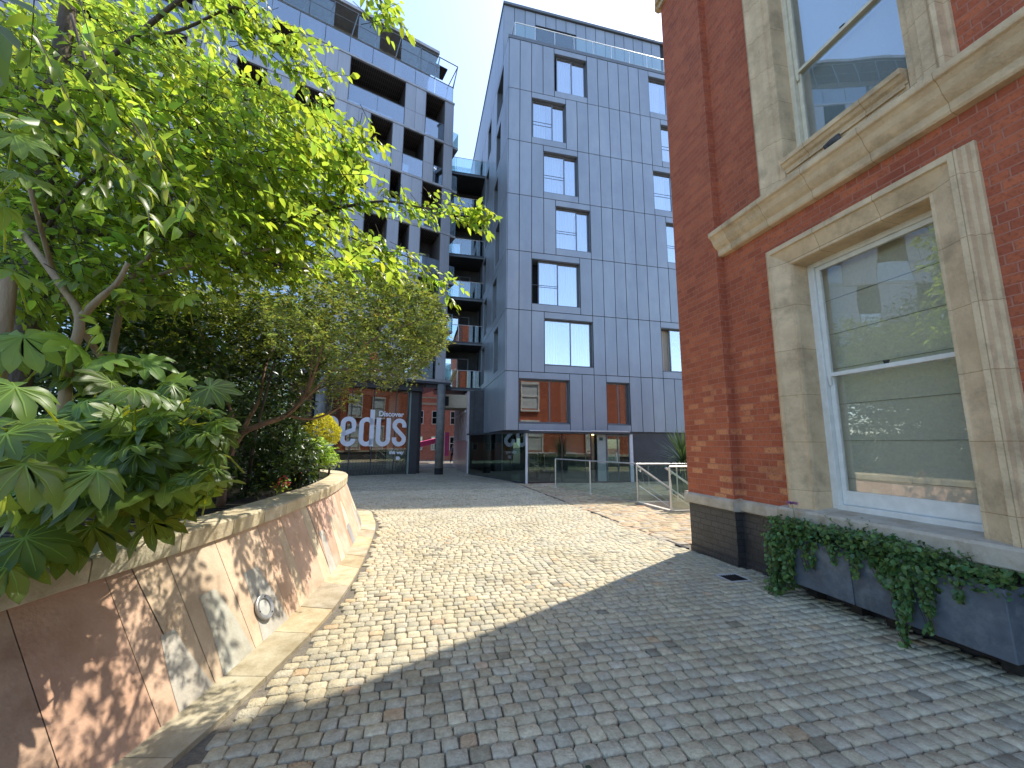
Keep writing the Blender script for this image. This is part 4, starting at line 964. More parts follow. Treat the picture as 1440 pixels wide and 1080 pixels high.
m_ = MB(); m_.box(-1.55, .1, .5, 2.5, 3.75, 4.55); m_.build('beige_bulkhead', M['render_beige'], pw); m_ = MB(); m_.box(-1.35, -1.12, .48, .499, 3.85, 4.42); m_.build('dark_vent', M['black'], pw)
m_ = MB()
for k in range(7): m_.tube([(-.09, .6 + k * .9, 3.6), (-.09, .6 + k * .9, 3.52)], .05, 8)
m_.build('downlights', M['whitemetal'], pw)
# far brick building
fb = thing('far_brick_building', 'red brick building with white windows seen beyond the passage', 'building', G(-7, 42, 0), GA)
m_ = MB(); gzf = gz(48)
m_.box(-14, 14, 0, 9, gzf - .5, 11.5); m_.build('brick_wall', M['brick_far'], fb)
m_ = MB(); m_.box(-14, 14, -.08, 0, 6.1, 6.35); m_.box(-14, 14, -.12, 0, 6.9, 7.05); m_.build('stone_band', M['render_beige'], fb)
for r, zz in enumerate((.9, 3.9, 8.0)):
    for k in range(12):
        xx = -13 + k * 2.15; m_ = MB(); m_.box(xx, xx + 1.05, -.02, -.002, zz, zz + 1.45); w_ = m_.build('window', M['paneteal'], fb)
        m_ = MB(); m_.box(xx - .08, xx, -.05, -.003, zz - .08, zz + 1.53); m_.box(xx + 1.05, xx + 1.13, -.05, -.003, zz - .08, zz + 1.53); m_.box(xx, xx + 1.05, -.05, -.003, zz + 1.45, zz + 1.53); m_.box(xx, xx + 1.05, -.07, -.003, zz - .08, zz); m_.box(xx + .48, xx + .57, -.045, -.021, zz, zz + 1.45); m_.box(xx, xx + .48, -.044, -.021, zz + .7, zz + .76); m_.box(xx + .57, xx + 1.05, -.044, -.021, zz + .7, zz + .76)
        m_.build('frame', M['white'], w_)
m_ = MB(); m_.box(-14.2, 14.2, -.3, 9.2, 11.5, 11.9); m_.build('roof', M['slate'], fb)
# pink parasol, banner, table planters by the far end of the passage
pc_ = at(596, 640, 39.0); 
pr_ = thing('pink_parasol', 'pink canvas awning stall beyond the passage', 'parasol', (pc_.x, pc_.y, gz(39)), .3)
m_ = MB(); m_.hexa([(-2.2, -1.2, 1.05), (1.5, -1.2, 2.0), (1.5, 1.4, 2.0), (-2.2, 1.4, 1.05)], [(-2.2, -1.2, 1.55), (1.5, -1.2, 2.45), (1.5, 1.4, 2.45), (-2.2, 1.4, 1.55)]); m_.build('canopy', M['pink'], pr_)
m_ = MB()
for xx, yy, hh in ((-2.1, -1.1, 1.1), (1.4, -1.1, 2.1), (-2.1, 1.3, 1.1), (1.4, 1.3, 2.1)): m_.tube([(xx, yy, 0), (xx, yy, hh)], .04, 6)
m_.build('pole', M['whitemetal'], pr_)
bn = at(624.5, 640, 37.0); bo = thing('feather_banner', 'tall thin pink feather banner beyond the passage', 'banner', (bn.x, bn.y, gz(37)))
m_ = MB(); m_.tube([(0, 0, 0), (0, 0, 2.9)], .025, 6); m_.build('pole', M['whitemetal'], bo); m_ = MB(); m_.box(.03, .42, -.012, .012, .7, 2.85); m_.build('flag', M['pink'], bo)

# ================================================================ STAIRWELL AND GLASS GUARDS
def gp3(a, b, z):                                    # grid point, height above local ground
    p = G(a, b); return Vector((p.x, p.y, gz(p.y) + z))
st = thing('basement_stair', 'stone steps going down to a basement behind the brick pier', 'stairs', G(SW0, SU0, gz(10)), GA)
m_ = MB(); n = 12
for k in range(n): m_.box(.02 + k * .29, .02 + (k + 1) * .29, .0, SU1 - SU0, -2.6, -.14 - k * .165)
m_.build('steps', M['stone_grey'], st)
m_ = MB(); m_.box(-.02, SW1 - SW0, -.14, -.002, -2.6, .02); m_.box(-.02, SW1 - SW0, SU1 - SU0 + .002, SU1 - SU0 + .14, -2.6, .02); m_.box(-.16, -.02, -.14, SU1 - SU0 + .14, -.5, .035); m_.box(SW1 - SW0, SW1 - SW0 + .1, -.14, SU1 - SU0 + .14, -2.6, -.03); m_.build('kerb_wall', surf('pale_stone_kerb', (.55, .5, .42), (.46, .42, .35), 4, .8), st)
P1, P2, P3 = (1.05, 9.5), (1.98, 4.97), (2.02, 3.44)
def guard(name, label, a, b, npan, top, parts=None, postx=True):
    t = thing(name, label, 'railing', gp3(a[0], a[1], 0)); o0 = t.location.copy()
    A, B = gp3(a[0], a[1], 0), gp3(b[0], b[1], 0); d = (B - A); L = d.length; dn = d.normalized(); nrm = Vector((-dn.y, dn.x, 0)).normalized()
    for k in range(npan):
        p, q = A + d * (k / npan) + dn * .04, A + d * ((k + 1) / npan) - dn * .04
        z0, z1 = .06, top - .06
        c = [p - nrm * .006, q - nrm * .006, q + nrm * .006, p + nrm * .006]
        MB().hexa([v + Vector((0, 0, z0)) - o0 for v in c], [v + Vector((0, 0, z1)) - o0 for v in c]).build('glass_panel', M['clear'], t)
    for k in range(npan + 1):
        p = A + d * (k / npan) - o0
        m_ = MB(); m_.tube([p, p + Vector((0, 0, top))], .022, 10); m_.tube([p, p + Vector((0, 0, .03))], .05, 10); m_.build('post', M['steel'], t, smooth=False)
    m_ = MB(); m_.tube([A - o0 + Vector((0, 0, top)), B - o0 + Vector((0, 0, top))], .021, 10); m_.build('top_rail', M['steel'], t)
    return t, o0
guard('glass_railing', 'long glass railing with thin steel top rail standing in front of the lobby', P1, P2, 2, 1.13)
t, o0 = guard('glass_railing', 'far glass railing of the basement stair with a sloping steel handrail', P2, (6.0, 5.0), 3, 1.12)
def handrail(t, o0, a, side):
    m_ = MB(); p = gp3(a[0], a[1] + side, 1.06) - o0; q = gp3(a[0] + 3.6, a[1] + side, 1.06 - 2.3) - o0
    m_.tube([p - (q - p).normalized() * .05, q], .026, 10)
    m_.build('sloping_rail', M['steel'], t)
    m_ = MB(); p2 = p + Vector((0, 0, -.55)); q2 = q + Vector((0, 0, -.55)); m_.tube([p2, q2], .008, 6)
    for k in (0.02, .3): c = p.lerp(q, k); m_.tube([c + Vector((0, 0, -.02)), c + Vector((0, 0, -.12)), gp3(a[0] + 3.6 * k, a[1], .95 - 2.3 * k * 0) - o0], .012, 6)
    m_.build('rail_bracket', M['steel'], t)
handrail(t, o0, P2, -.10)
t, o0 = guard('glass_railing', 'near glass railing of the basement stair beside the brick pier', P3, (6.0, 3.44), 3, 1.12)
handrail(t, o0, P3, .10)
# ================================================================ VEGETATION
def nrmz(a): return a / np.maximum(np.linalg.norm(a, axis=-1, keepdims=True), 1e-6)
LT = np.array([(0, 0, 0), (.38, 0, 0), (.72, 0, 0), (1, 0, 0), (.30, .5, 1), (.70, .40, 1), (.30, -.5, 1), (.70, -.40, 1)])
LQ = np.array([(1, 2, 5, 4), (2, 1, 6, 7)]); LTr = np.array([(0, 1, 4), (2, 3, 5), (1, 0, 6), (3, 2, 7)])
def leaf_cloud(name, pos, dr, up, L, W, cols, mat, parent, fold=.18, droop=.18):
    n = len(pos); d = nrmz(dr); b = nrmz(np.cross(up, d)); nn = np.cross(d, b)
    L = np.broadcast_to(np.asarray(L, float), (n,)); W = np.broadcast_to(np.asarray(W, float), (n,))
    V = np.zeros((n, 8, 3))
    dro = droop * rng.uniform(.2, 1.8, n)
    fo = fold * rng.uniform(.3, 1.6, n)
    for k, (x, y, z) in enumerate(LT):
        V[:, k] = pos + d * (x * L)[:, None] + b * (y * W)[:, None] + nn * (z * fo * W - dro * L * x * x)[:, None]
    base = np.array(parent.location) if parent else np.zeros(3)
    V = V.reshape(-1, 3) - base
    off = (np.arange(n) * 8)[:, None, None]
    Q = (LQ[None] + off).reshape(-1, 4); T = (LTr[None] + off).reshape(-1, 3)
    return np_mesh(name, V, [Q, T], np.repeat(cols, 8, 0), mat, parent)
def inpoly(x, y, P):
    c = False; j = len(P) - 1
    for i in range(len(P)):
        if (P[i][1] > y) != (P[j][1] > y) and x < (P[j][0] - P[i][0]) * (y - P[i][1]) / (P[j][1] - P[i][1]) + P[i][0]: c = not c
        j = i
    return c
def sample_poly(P, n, r):
    xs = [p[0] for p in P]; ys = [p[1] for p in P]; out = []
    while len(out) < n:
        x, y = r.uniform(min(xs), max(xs)), r.uniform(min(ys), max(ys))
        if inpoly(x, y, P): out.append((x, y))
    return out
def sprays(cents, tdir, nleaf, tlen, L, W, r, hang=.35, spread=.8, tw=None, tdj=.45):
    """leafy twigs: alternate leaves along a short drooping twig"""
    pos, dr, up, LL, WW, sp = [], [], [], [], [], []
    for i, c in enumerate(cents):
        t = np.array(tdir) + r.normal(0, tdj, 3); t /= np.linalg.norm(t)
        side = np.cross(t, (0, 0, 1)); side /= max(np.linalg.norm(side), .05)
        ln = r.uniform(*tlen); k = r.integers(*nleaf); p0 = np.array(c) - t * ln * .5
        pts = []
        for j in range(k):
            f = j / max(k - 1, 1); p = p0 + t * ln * f - np.array((0, 0, .25 * ln * f * f)); pts.append(p)
            sgn = 1 if j % 2 else -1
            d = t * .55 + side * sgn * spread * r.uniform(.6, 1.2) + np.array((0, 0, -hang)) + r.normal(0, .22, 3)
            if j == k - 1: d = t + np.array((0, 0, -hang)) + r.normal(0, .15, 3)
            pos.append(p); dr.append(d); up.append(np.array((0, 0, 1.)) + r.normal(0, .45, 3)); s = r.uniform(.65, 1.15); LL.append(s * L); WW.append(s * W); sp.append(i)
        if tw is not None: tw.tube([p0 - t * ln * .35 + np.array((0, 0, .02)), pts[len(pts) // 2], pts[-1]], [.004, .003, .0015], 3, cap=False)
    return np.array(pos), np.array(dr), np.array(up), np.array(LL), np.array(WW), np.array(sp)
def leafcols(n, r, var=.22, warm=.12, sp=None):
    k = 1 + r.normal(0, var, (n, 1)); 
    if sp is not None: k = k * (1 + r.normal(0, .12, sp.max() + 1)[sp][:, None])
    h = r.normal(0, warm, (n, 1)); c = np.concatenate([k * (1 + h), k, k * (1 - h)], 1)
    return np.clip(c, .25, 2.2)
def limb(mb, pts, r0, r1, n=8, sub=5):
    P = spline(pts, sub); m = len(P); mb.tube(P, [r0 + (r1 - r0) * i / (m - 1) for i in range(m)], n)

# ---- cherry tree -------------------------------------------------------
tp = at(42, 455, 3.55); tp.z = .82
ct = thing('cherry_tree', 'broad cherry tree with bright yellow green leaves arching over the planter', 'tree', tp)
r = np.random.default_rng(11)
o_ = Vector(tp)
A_ = lambda px, py, Y: at(px, py, Y) - o_
m_ = MB(); limb(m_, [(0, 0, 0), A_(48, 400, 3.55), A_(60, 300, 3.5), A_(74, 180, 3.5), A_(82, 100, 3.5), A_(95, 20, 3.5), A_(105, -60, 3.5)], .10, .055, 10, 6)
m_.build('trunk', M['bark'], ct, smooth=True)
limbs = [([(70, 225, 3.5), (140, 160, 3.5), (173, 120, 3.6), (225, 135, 3.8), (342, 140, 4.3), (430, 165, 4.7)], .035, .010),
         ([(60, 320, 3.5), (180, 330, 3.7), (300, 328, 3.9), (360, 315, 4.1), (439, 302, 4.3), (477, 292, 4.4), (541, 283, 4.5), (600, 293, 4.6), (655, 297, 4.6), (686, 312, 4.6)], .034, .004),
         ([(437, 303, 4.3), (468, 321, 4.4), (530, 350, 4.6), (575, 362, 4.8), (632, 400, 5.0)], .014, .004),
         ([(477, 292, 4.4), (485, 262, 4.4), (494, 215, 4.4), (530, 190, 4.5)], .012, .004),
         ([(78, 150, 3.5), (180, 60, 3.3), (300, -30, 3.4), (420, -60, 3.6), (520, -20, 3.8), (548, 40, 3.8)], .03, .004),
         ([(180, 60, 3.3), (260, 40, 3.6), (330, 10, 3.8), (360, 32, 4.0), (395, 64, 4.2), (430, 105, 4.4)], .018, .004),
         ([(100, 20, 2.4), (117, 77, 2.4), (142, 129, 2.4), (173, 171, 2.5), (240, 240, 2.7), (300, 300, 3.0)], .010, .004),
         ([(60, 330, 3.5), (120, 250, 3.2), (220, 215, 3.1), (330, 230, 3.3), (420, 240, 3.6)], .02, .005),
         ([(76, 160, 3.5), (20, 120, 3.6), (-60, 60, 3.8)], .03, .012), ([(300, 328, 3.9), (380, 370, 4.3), (470, 380, 4.8), (560, 384, 5.2)], .014, .005)]
m_ = MB()
for pts, r0, r1 in limbs: limb(m_, [A_(*p) for p in pts], r0, r1, 6, 5)
m_.build('branch', M['bark'], ct, smooth=True)
tw_ = MB(); C = []
main = [(-40, 30), (40, 0), (140, -10), (215, 25), (300, 85), (380, 125), (440, 150), (500, 185), (515, 250), (470, 290), (520, 320), (575, 372), (540, 392), (420, 385), (300, 390), (180, 430), (60, 440), (-40, 440)]
def shades_fatsia(p):                                # keep the sun's path to the big palmate leaves mostly open
    k = (p.z - 1.6); x, y = p.x - .416 * k, p.y - .389 * k
    return -3.3 < x < -1.75 and 1.6 < y < 3.5
def add_open(p, keep=.22):
    if not shades_fatsia(p) or r.random() < keep: C.append(p)
for (x, y) in sample_poly(main, 2400, r): add_open(at(x, y, r.uniform(3.0, 5.6)))
dense = [(200, 200), (330, 170), (450, 190), (505, 215), (490, 280), (440, 330), (480, 372), (350, 385), (220, 350)]
for (x, y) in sample_poly(dense, 420, r): add_open(at(x, y, r.uniform(3.6, 5.4)))
thin = [(120, -20), (340, -20), (470, 60), (500, 180), (380, 130), (230, 40)]
for (x, y) in sample_poly(thin, 75, r): C.append(at(x, y, r.uniform(3.3, 5.0)))
for pts, r0, r1 in limbs:                            # leaves hug the named branches
    P = spline([at(*p) for p in pts], 5)
    for p in P[len(P) // 3:]:
        for k in range(2): C.append(p + Vector(r.normal(0, .08, 3)))
pos, dr, up, LL, WW, sp = sprays(C, (.75, .15, -.22), (6, 11), (.20, .38), .118, .054, r, tw=tw_)
cols = leafcols(len(pos), r, .2, .10, sp)
leaf_cloud('crown', pos, dr, up, LL, WW, cols, M['leaf_cherry'], ct)
# the long drooping leaves nearest the camera
big = [at(x, y, r.uniform(2.0, 2.7)) for (x, y) in sample_poly([(20, 30), (90, 5), (150, 90), (200, 170), (260, 270), (300, 320), (200, 330), (90, 210), (30, 150)], 22, r)]
pos, dr, up, LL, WW, sp = sprays(big, (.5, .1, -.6), (5, 8), (.25, .4), .135, .055, r, hang=.5, tw=tw_)
leaf_cloud('crown', pos, dr, up, LL, WW, leafcols(len(pos), r, .18, .1, sp), M['leaf_cherry'], ct, fold=.25, droop=.3)
tb = MB(); tb.v = [tuple(Vector(v) - o_) for v in tw_.v]; tb.f = tw_.f; tb.c = tw_.c; tb.build('twigs', M['twig'], ct)

# ---- twisted olive shrub ------------------------------------------------
sp0 = at(310, 705, 5.0); sp0.z = .83
sh = thing('twisted_shrub', 'tall small leaved olive green shrub with bare twisted reddish stems', 'shrub', sp0); o_ = Vector(sp0)
m_ = MB()
for pts, r0, r1 in [([(310, 712, 5.0), (318, 655, 5.0), (338, 612, 5.05), (365, 598, 5.1), (402, 584, 5.3), (425, 560, 5.5), (445, 525, 5.8), (470, 470, 6.2)], .052, .016),
                    ([(338, 612, 5.05), (352, 585, 5.2), (365, 560, 5.4), (375, 510, 5.7), (400, 450, 6)], .03, .012), ([(402, 584, 5.3), (440, 589, 5.5), (478, 572, 5.7), (482, 552, 5.8), (520, 500, 6.2)], .02, .008),
                    ([(395, 588, 5.2), (415, 575, 5.3), (432, 548, 5.2), (440, 500, 5.1), (450, 450, 5.2)], .022, .009), ([(322, 650, 5.0), (330, 600, 4.9), (310, 540, 4.9), (280, 460, 5)], .026, .01),
                    ([(425, 560, 5.5), (480, 530, 5.8), (540, 500, 6.2), (600, 460, 6.4)], .014, .005)]:
    limb(m_, [A_(*p) for p in pts], r0, r1, 7, 5)
m_.build('stem', M['bark_red'], sh, smooth=True)
r = np.random.default_rng(5); C = []
body = [(150, 425), (250, 395), (360, 385), (470, 376), (545, 378), (598, 398), (622, 430), (630, 470), (615, 492), (598, 505), (585, 540), (560, 520), (545, 545), (520, 525), (480, 530), (440, 500), (380, 505), (300, 520), (200, 500)]
for (x, y) in sample_poly(body, 3500, r):
    p = at(x, y, r.uniform(4.9, 7.4))
    if math.sin(p.x * 4.5 + 2 * math.sin(p.z * 3)) * math.sin(p.z * 5 + p.y * 2) > -.35: C.append(p)
for (x, y) in sample_poly([(400, 500), (520, 520), (505, 560), (480, 575), (440, 560), (415, 545)], 120, r): C.append(at(x, y, r.uniform(5.3, 6.4)))
for (x, y) in sample_poly([(520, 380), (600, 398), (628, 440), (630, 480), (590, 520), (560, 545), (540, 500)], 420, r): C.append(at(x, y, r.uniform(5.2, 6.4)))
tw_ = MB(); pos, dr, up, LL, WW, sp = sprays(C, (.35, -.1, .25), (8, 14), (.12, .26), .060, .028, r, hang=-.05, spread=.9, tw=None, tdj=.7)
leaf_cloud('foliage', pos, dr, up, LL, WW, leafcols(len(pos), r, .25, .12, sp), M['leaf_shrub'], sh, fold=.25, droop=.1)

C2 = [at(x, y, r.uniform(2.55, 3.9)) for (x, y) in sample_poly([(360, 425), (470, 400), (560, 395), (615, 415), (628, 450), (625, 485), (600, 515), (575, 538), (548, 545), (520, 530), (470, 545), (430, 505), (375, 480)], 1150, r)]
C2 = [p for p in C2 if math.sin(p.x * 9 + 2 * math.sin(p.z * 5)) * math.sin(p.z * 8 + p.y * 3 + 1) + .35 * math.sin(p.x * 23 + p.z * 17) > -.12]
pos, dr, up, LL, WW, sp = sprays(C2, (.4, -.05, .1), (9, 15), (.09, .2), .037, .0165, r, hang=.0, spread=.9, tdj=.7)
leaf_cloud('foliage', pos, dr, up, LL, WW, leafcols(len(pos), r, .32, .14, sp), M['leaf_shrub'], sh, fold=.25, droop=.1)
m_ = MB()
for pts in ([(402, 584, 5.3), (430, 560, 4.4), (470, 520, 3.6), (520, 480, 3.2), (590, 450, 3.1)], [(430, 560, 4.4), (450, 500, 3.6), (460, 450, 3.2)], [(470, 520, 3.6), (530, 520, 3.1), (560, 530, 2.9)]): limb(m_, [A_(*p) for p in pts], .014, .004, 5, 4)
m_.build('branch', M['bark_red'], sh, smooth=True)

# ---- dark evergreens filling the bed -------------------------------------
def mass(name, label, poly, n, Yr, L, W, seed, mat='leaf_dark', tdir=(.3, -.3, .1), base=None, extra_stems=6, tlen=(.2, .4)):
    r = np.random.default_rng(seed); pts = [at(x, y, r.uniform(*Yr)) for (x, y) in sample_poly(poly, n, r)]
    pts = [p for p in pts if p.z > .85]
    xs = sorted(p.x for p in pts); b = Vector((sum(p.x for p in pts) / len(pts), sum(p.y for p in pts) / len(pts), .83))
    t = thing(name, label, 'shrub', b)
    pos, dr, up, LL, WW, sp = sprays(pts, tdir, (6, 11), tlen, L, W, r, hang=.2)
    leaf_cloud('foliage', pos, dr, up, LL, WW, leafcols(len(pos), r, .25, .1, sp), M[mat], t)
    m_ = MB()
    for k in range(extra_stems):
        q = pts[r.integers(len(pts))] - b; s0 = Vector((q.x * .5 + r.normal(0, .15), q.y * .5 + r.normal(0, .15), 0)); m_.tube([s0, (s0 + q) / 2 + Vector(r.normal(0, .1, 3)), q], [.03, .022, .012], 6)
    m_.build('stem', M['bark'], t, smooth=True)
    return t
mass('evergreen_shrub', 'dense dark glossy evergreen filling the middle of the bed under the olive shrub', [(120, 420), (300, 405), (440, 420), (480, 500), (440, 540), (430, 600), (415, 660), (330, 700), (240, 715), (170, 640)], 2500, (5.4, 8.0), .095, .042, 21)
mass('evergreen_shrub', 'dark evergreen bush at the back of the bed behind the big palmate leaves', [(-60, 330), (160, 400), (320, 480), (330, 640), (230, 700), (-60, 720)], 1600, (4.0, 6.8), .115, .05, 22)
mass('background_hedge', 'tall shady hedge behind the cherry trunk at the back of the planter', [(-250, 120), (60, 280), (200, 380), (330, 440), (420, 500), (430, 640), (200, 680), (-250, 700)], 2300, (7.6, 9.6), .16, .075, 23, tdir=(.3, -.4, .0), tlen=(.3, .55))
mass('laurel_shrub', 'low dark leaved laurel between the twisted stems and the golden ball', [(350, 600), (430, 600), (450, 640), (440, 672), (400, 690), (360, 690)], 520, (7.0, 8.4), .11, .04, 24, tdir=(.2, -.4, -.4))

# ---- fatsia ---------------------------------------------------------------
FA = [-132, -96, -62, -30, 0, 30, 62, 96, 132]; FL = [.55, .74, .9, .98, 1.0, .98, .9, .74, .55]
def fatsia_leaf(Vl, Fl, Cl, Fv_, Vv, Cv, c, R, fwd, up, col, r):
    """one palmate leaf: centre c, radius R, fwd = middle lobe direction, up = leaf normal"""
    f = nrmz(fwd - up * np.dot(fwd, up)); s = np.cross(up, f); n0 = len(Vl)
    def P(ang, rad, dz):
        a = math.radians(ang); return c + (f * math.cos(a) + s * math.sin(a)) * rad * R + up * dz * R
    Vl.append(P(0, 0, 0)); Cl.append(col * 1.15)
    nl = len(FA); idx = []
    jit = r.normal(0, 4, nl); drp = r.uniform(.08, .5)
    def nt(k):
        if k == 0: return -162, .30
        if k == nl: return 162, .30
        return (FA[k - 1] + FA[k]) / 2, .50 * (FL[k - 1] + FL[k]) / 2
    notch = []
    for k in range(nl + 1):
        a, q = nt(k); notch.append(len(Vl)); Vl.append(P(a, q, -.02)); Cl.append(col)
    for k in range(nl):
        a = FA[k] + jit[k]; L = FL[k] * r.uniform(.82, 1.1); hw = r.uniform(12.5, 17)
        i0 = len(Vl)
        Vl.append(P(a, L * .55, .025 - drp * .25)); Cl.append(col * 1.12)      # midrib
        Vl.append(P(a - hw, L * .68, .045 - drp * .36)); Cl.append(col); Vl.append(P(a + hw, L * .68, .055 - drp * .36)); Cl.append(col)
        Vl.append(P(a, L * .84, .0 - drp * .62)); Cl.append(col * 1.05)
        Vl.append(P(a - hw * .55, L * .86, .02 - drp * .66)); Cl.append(col); Vl.append(P(a + hw * .55, L * .86, .02 - drp * .66)); Cl.append(col)
        Vl.append(P(a, L, -drp)); Cl.append(col)
        m1, sl, sr, m2, tl, tr_, tip = range(i0, i0 + 7); nL, nR = notch[k], notch[k + 1]
        Fl += [(n0, nL, sl), (n0, sl, m1), (n0, m1, sr), (n0, sr, nR), (m1, sl, tl), (m1, tl, m2), (m1, m2, tr_), (m1, tr_, sr), (m2, tl, tip), (m2, tip, tr_)]
        # pale vein
        v0 = len(Vv); sd_ = np.cross(up, nrmz(P(a, 1, 0) - c)); e = up * .004
        for (q, wv) in ((c, .0035), (Vl[m1], .0025), (Vl[m2], .0012)): Vv += [q - sd_ * wv + e, q + sd_ * wv + e]; Cv += [np.ones(3)] * 2
        Fv_ += [(v0, v0 + 1, v0 + 3, v0 + 2), (v0 + 2, v0 + 3, v0 + 5, v0 + 4)]
def fatsia(label, leaves, base, seed, stems, mat='leaf_fatsia', pale=False):
    r = np.random.default_rng(seed); t = thing('fatsia_shrub', label, 'shrub', base, 0, 'large palmate leaved shrubs in the planter'); b = np.array(base)
    Vl, Fl, Cl, Vv, Fv_, Cv = [], [], [], [], [], []; pet = MB()
    for (px, py, Y, R, bright) in leaves:
        c = np.array(at(px, py, Y)); out = np.array((.75, -.45, 0)) + r.normal(0, .5, 3); out[2] = -.25 + r.normal(0, .2)
        up = nrmz(np.array((.28, -.36, .85)) + r.normal(0, .32, 3))
        col = np.array((1., 1., 1.)) * bright * r.uniform(.85, 1.15); col[0] *= r.uniform(.9, 1.2)  # leaf tint carries painted light: lit upper leaves paler, shaded lower ones darker
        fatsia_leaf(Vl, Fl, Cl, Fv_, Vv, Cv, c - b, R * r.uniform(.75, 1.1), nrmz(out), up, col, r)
        hub = Vector((c[0] - .35 * out[0] - .08, c[1] + .25, max(.95, c[2] - r.uniform(.12, .3)))) - Vector(b)
        pet.tube([hub, (hub + Vector(c - b)) / 2 + Vector((0, 0, .03)), Vector(c - b)], [.006, .005, .004], 5, cap=False)
    Tq = []                                          # veins and stalks belong to the foliage
    nb = len(Vl); Vl += Vv; Cl += [np.array((2.0, 1.7, 2.0))] * len(Vv); Tq += [tuple(nb + i for i in f) for f in Fv_]
    nb = len(Vl); Vl += [np.array(v) for v in pet.v]; Cl += [np.array((2.2, 1.6, 1.6))] * len(pet.v); Tq += [tuple(nb + i for i in f) for f in pet.f]
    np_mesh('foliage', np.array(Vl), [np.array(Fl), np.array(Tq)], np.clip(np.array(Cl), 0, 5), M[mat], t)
    m_ = MB()
    for pts, r0, r1 in stems: limb(m_, [at(*p) - Vector(b) for p in pts], r0, r1, 8, 5)
    m_.build('stem', M['barkpale'], t, smooth=True)
M['leaf_stalk'] = surf('leaf_stalks', (.16, .2, .06), (.12, .15, .04), 8, .6)
rr = random.Random(77)
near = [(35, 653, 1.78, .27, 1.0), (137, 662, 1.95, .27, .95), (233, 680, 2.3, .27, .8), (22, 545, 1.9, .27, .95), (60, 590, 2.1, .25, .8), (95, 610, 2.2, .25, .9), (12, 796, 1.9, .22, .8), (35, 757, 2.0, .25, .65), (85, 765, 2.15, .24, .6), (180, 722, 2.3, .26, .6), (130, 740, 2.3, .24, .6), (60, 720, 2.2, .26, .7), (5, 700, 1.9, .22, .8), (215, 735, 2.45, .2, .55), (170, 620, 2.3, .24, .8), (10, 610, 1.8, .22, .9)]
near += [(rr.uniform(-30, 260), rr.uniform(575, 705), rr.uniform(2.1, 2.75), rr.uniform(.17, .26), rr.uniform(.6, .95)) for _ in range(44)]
b_ = at(40, 700, 2.6); b_.z = .83
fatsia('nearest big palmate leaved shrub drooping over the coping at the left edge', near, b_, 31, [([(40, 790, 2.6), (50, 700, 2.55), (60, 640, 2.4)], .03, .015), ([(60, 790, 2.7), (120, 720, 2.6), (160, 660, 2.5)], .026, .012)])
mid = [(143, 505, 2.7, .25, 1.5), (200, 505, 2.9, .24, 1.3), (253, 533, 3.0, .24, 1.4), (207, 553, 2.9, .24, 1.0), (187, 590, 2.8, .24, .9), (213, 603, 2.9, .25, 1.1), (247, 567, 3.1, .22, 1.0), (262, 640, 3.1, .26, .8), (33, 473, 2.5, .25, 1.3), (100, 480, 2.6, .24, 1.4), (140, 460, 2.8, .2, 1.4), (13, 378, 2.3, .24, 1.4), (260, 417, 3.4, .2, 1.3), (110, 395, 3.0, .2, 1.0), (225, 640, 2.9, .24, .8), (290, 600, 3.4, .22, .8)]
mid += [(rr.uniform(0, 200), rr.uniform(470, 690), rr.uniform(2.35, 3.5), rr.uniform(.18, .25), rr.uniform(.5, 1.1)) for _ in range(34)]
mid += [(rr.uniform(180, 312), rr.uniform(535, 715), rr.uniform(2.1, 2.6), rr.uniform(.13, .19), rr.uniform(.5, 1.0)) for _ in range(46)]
b_ = at(95, 640, 3.1); b_.z = .83
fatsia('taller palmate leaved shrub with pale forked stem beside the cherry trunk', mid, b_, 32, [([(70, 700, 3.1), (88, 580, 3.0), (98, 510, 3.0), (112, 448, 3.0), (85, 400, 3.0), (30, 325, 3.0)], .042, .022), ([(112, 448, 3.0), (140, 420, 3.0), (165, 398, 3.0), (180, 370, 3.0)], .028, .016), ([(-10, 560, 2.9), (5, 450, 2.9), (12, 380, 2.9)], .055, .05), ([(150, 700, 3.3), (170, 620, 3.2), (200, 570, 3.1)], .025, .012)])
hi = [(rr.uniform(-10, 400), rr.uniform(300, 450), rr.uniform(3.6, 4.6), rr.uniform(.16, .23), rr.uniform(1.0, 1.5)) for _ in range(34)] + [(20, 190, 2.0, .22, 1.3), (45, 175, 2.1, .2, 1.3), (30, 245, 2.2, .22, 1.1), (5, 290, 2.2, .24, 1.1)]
b_ = at(150, 600, 3.9); b_.z = .83
fatsia('high palmate leaved shrub whose sunlit tops reach into the cherry crown', hi, b_, 33, [([(150, 700, 3.9), (155, 520, 3.8), (180, 400, 3.7), (220, 350, 3.6)], .04, .02), ([(155, 520, 3.8), (90, 420, 3.2), (40, 260, 2.6)], .03, .012), ([(180, 400, 3.7), (280, 370, 3.7), (380, 350, 3.8)], .02, .01)])

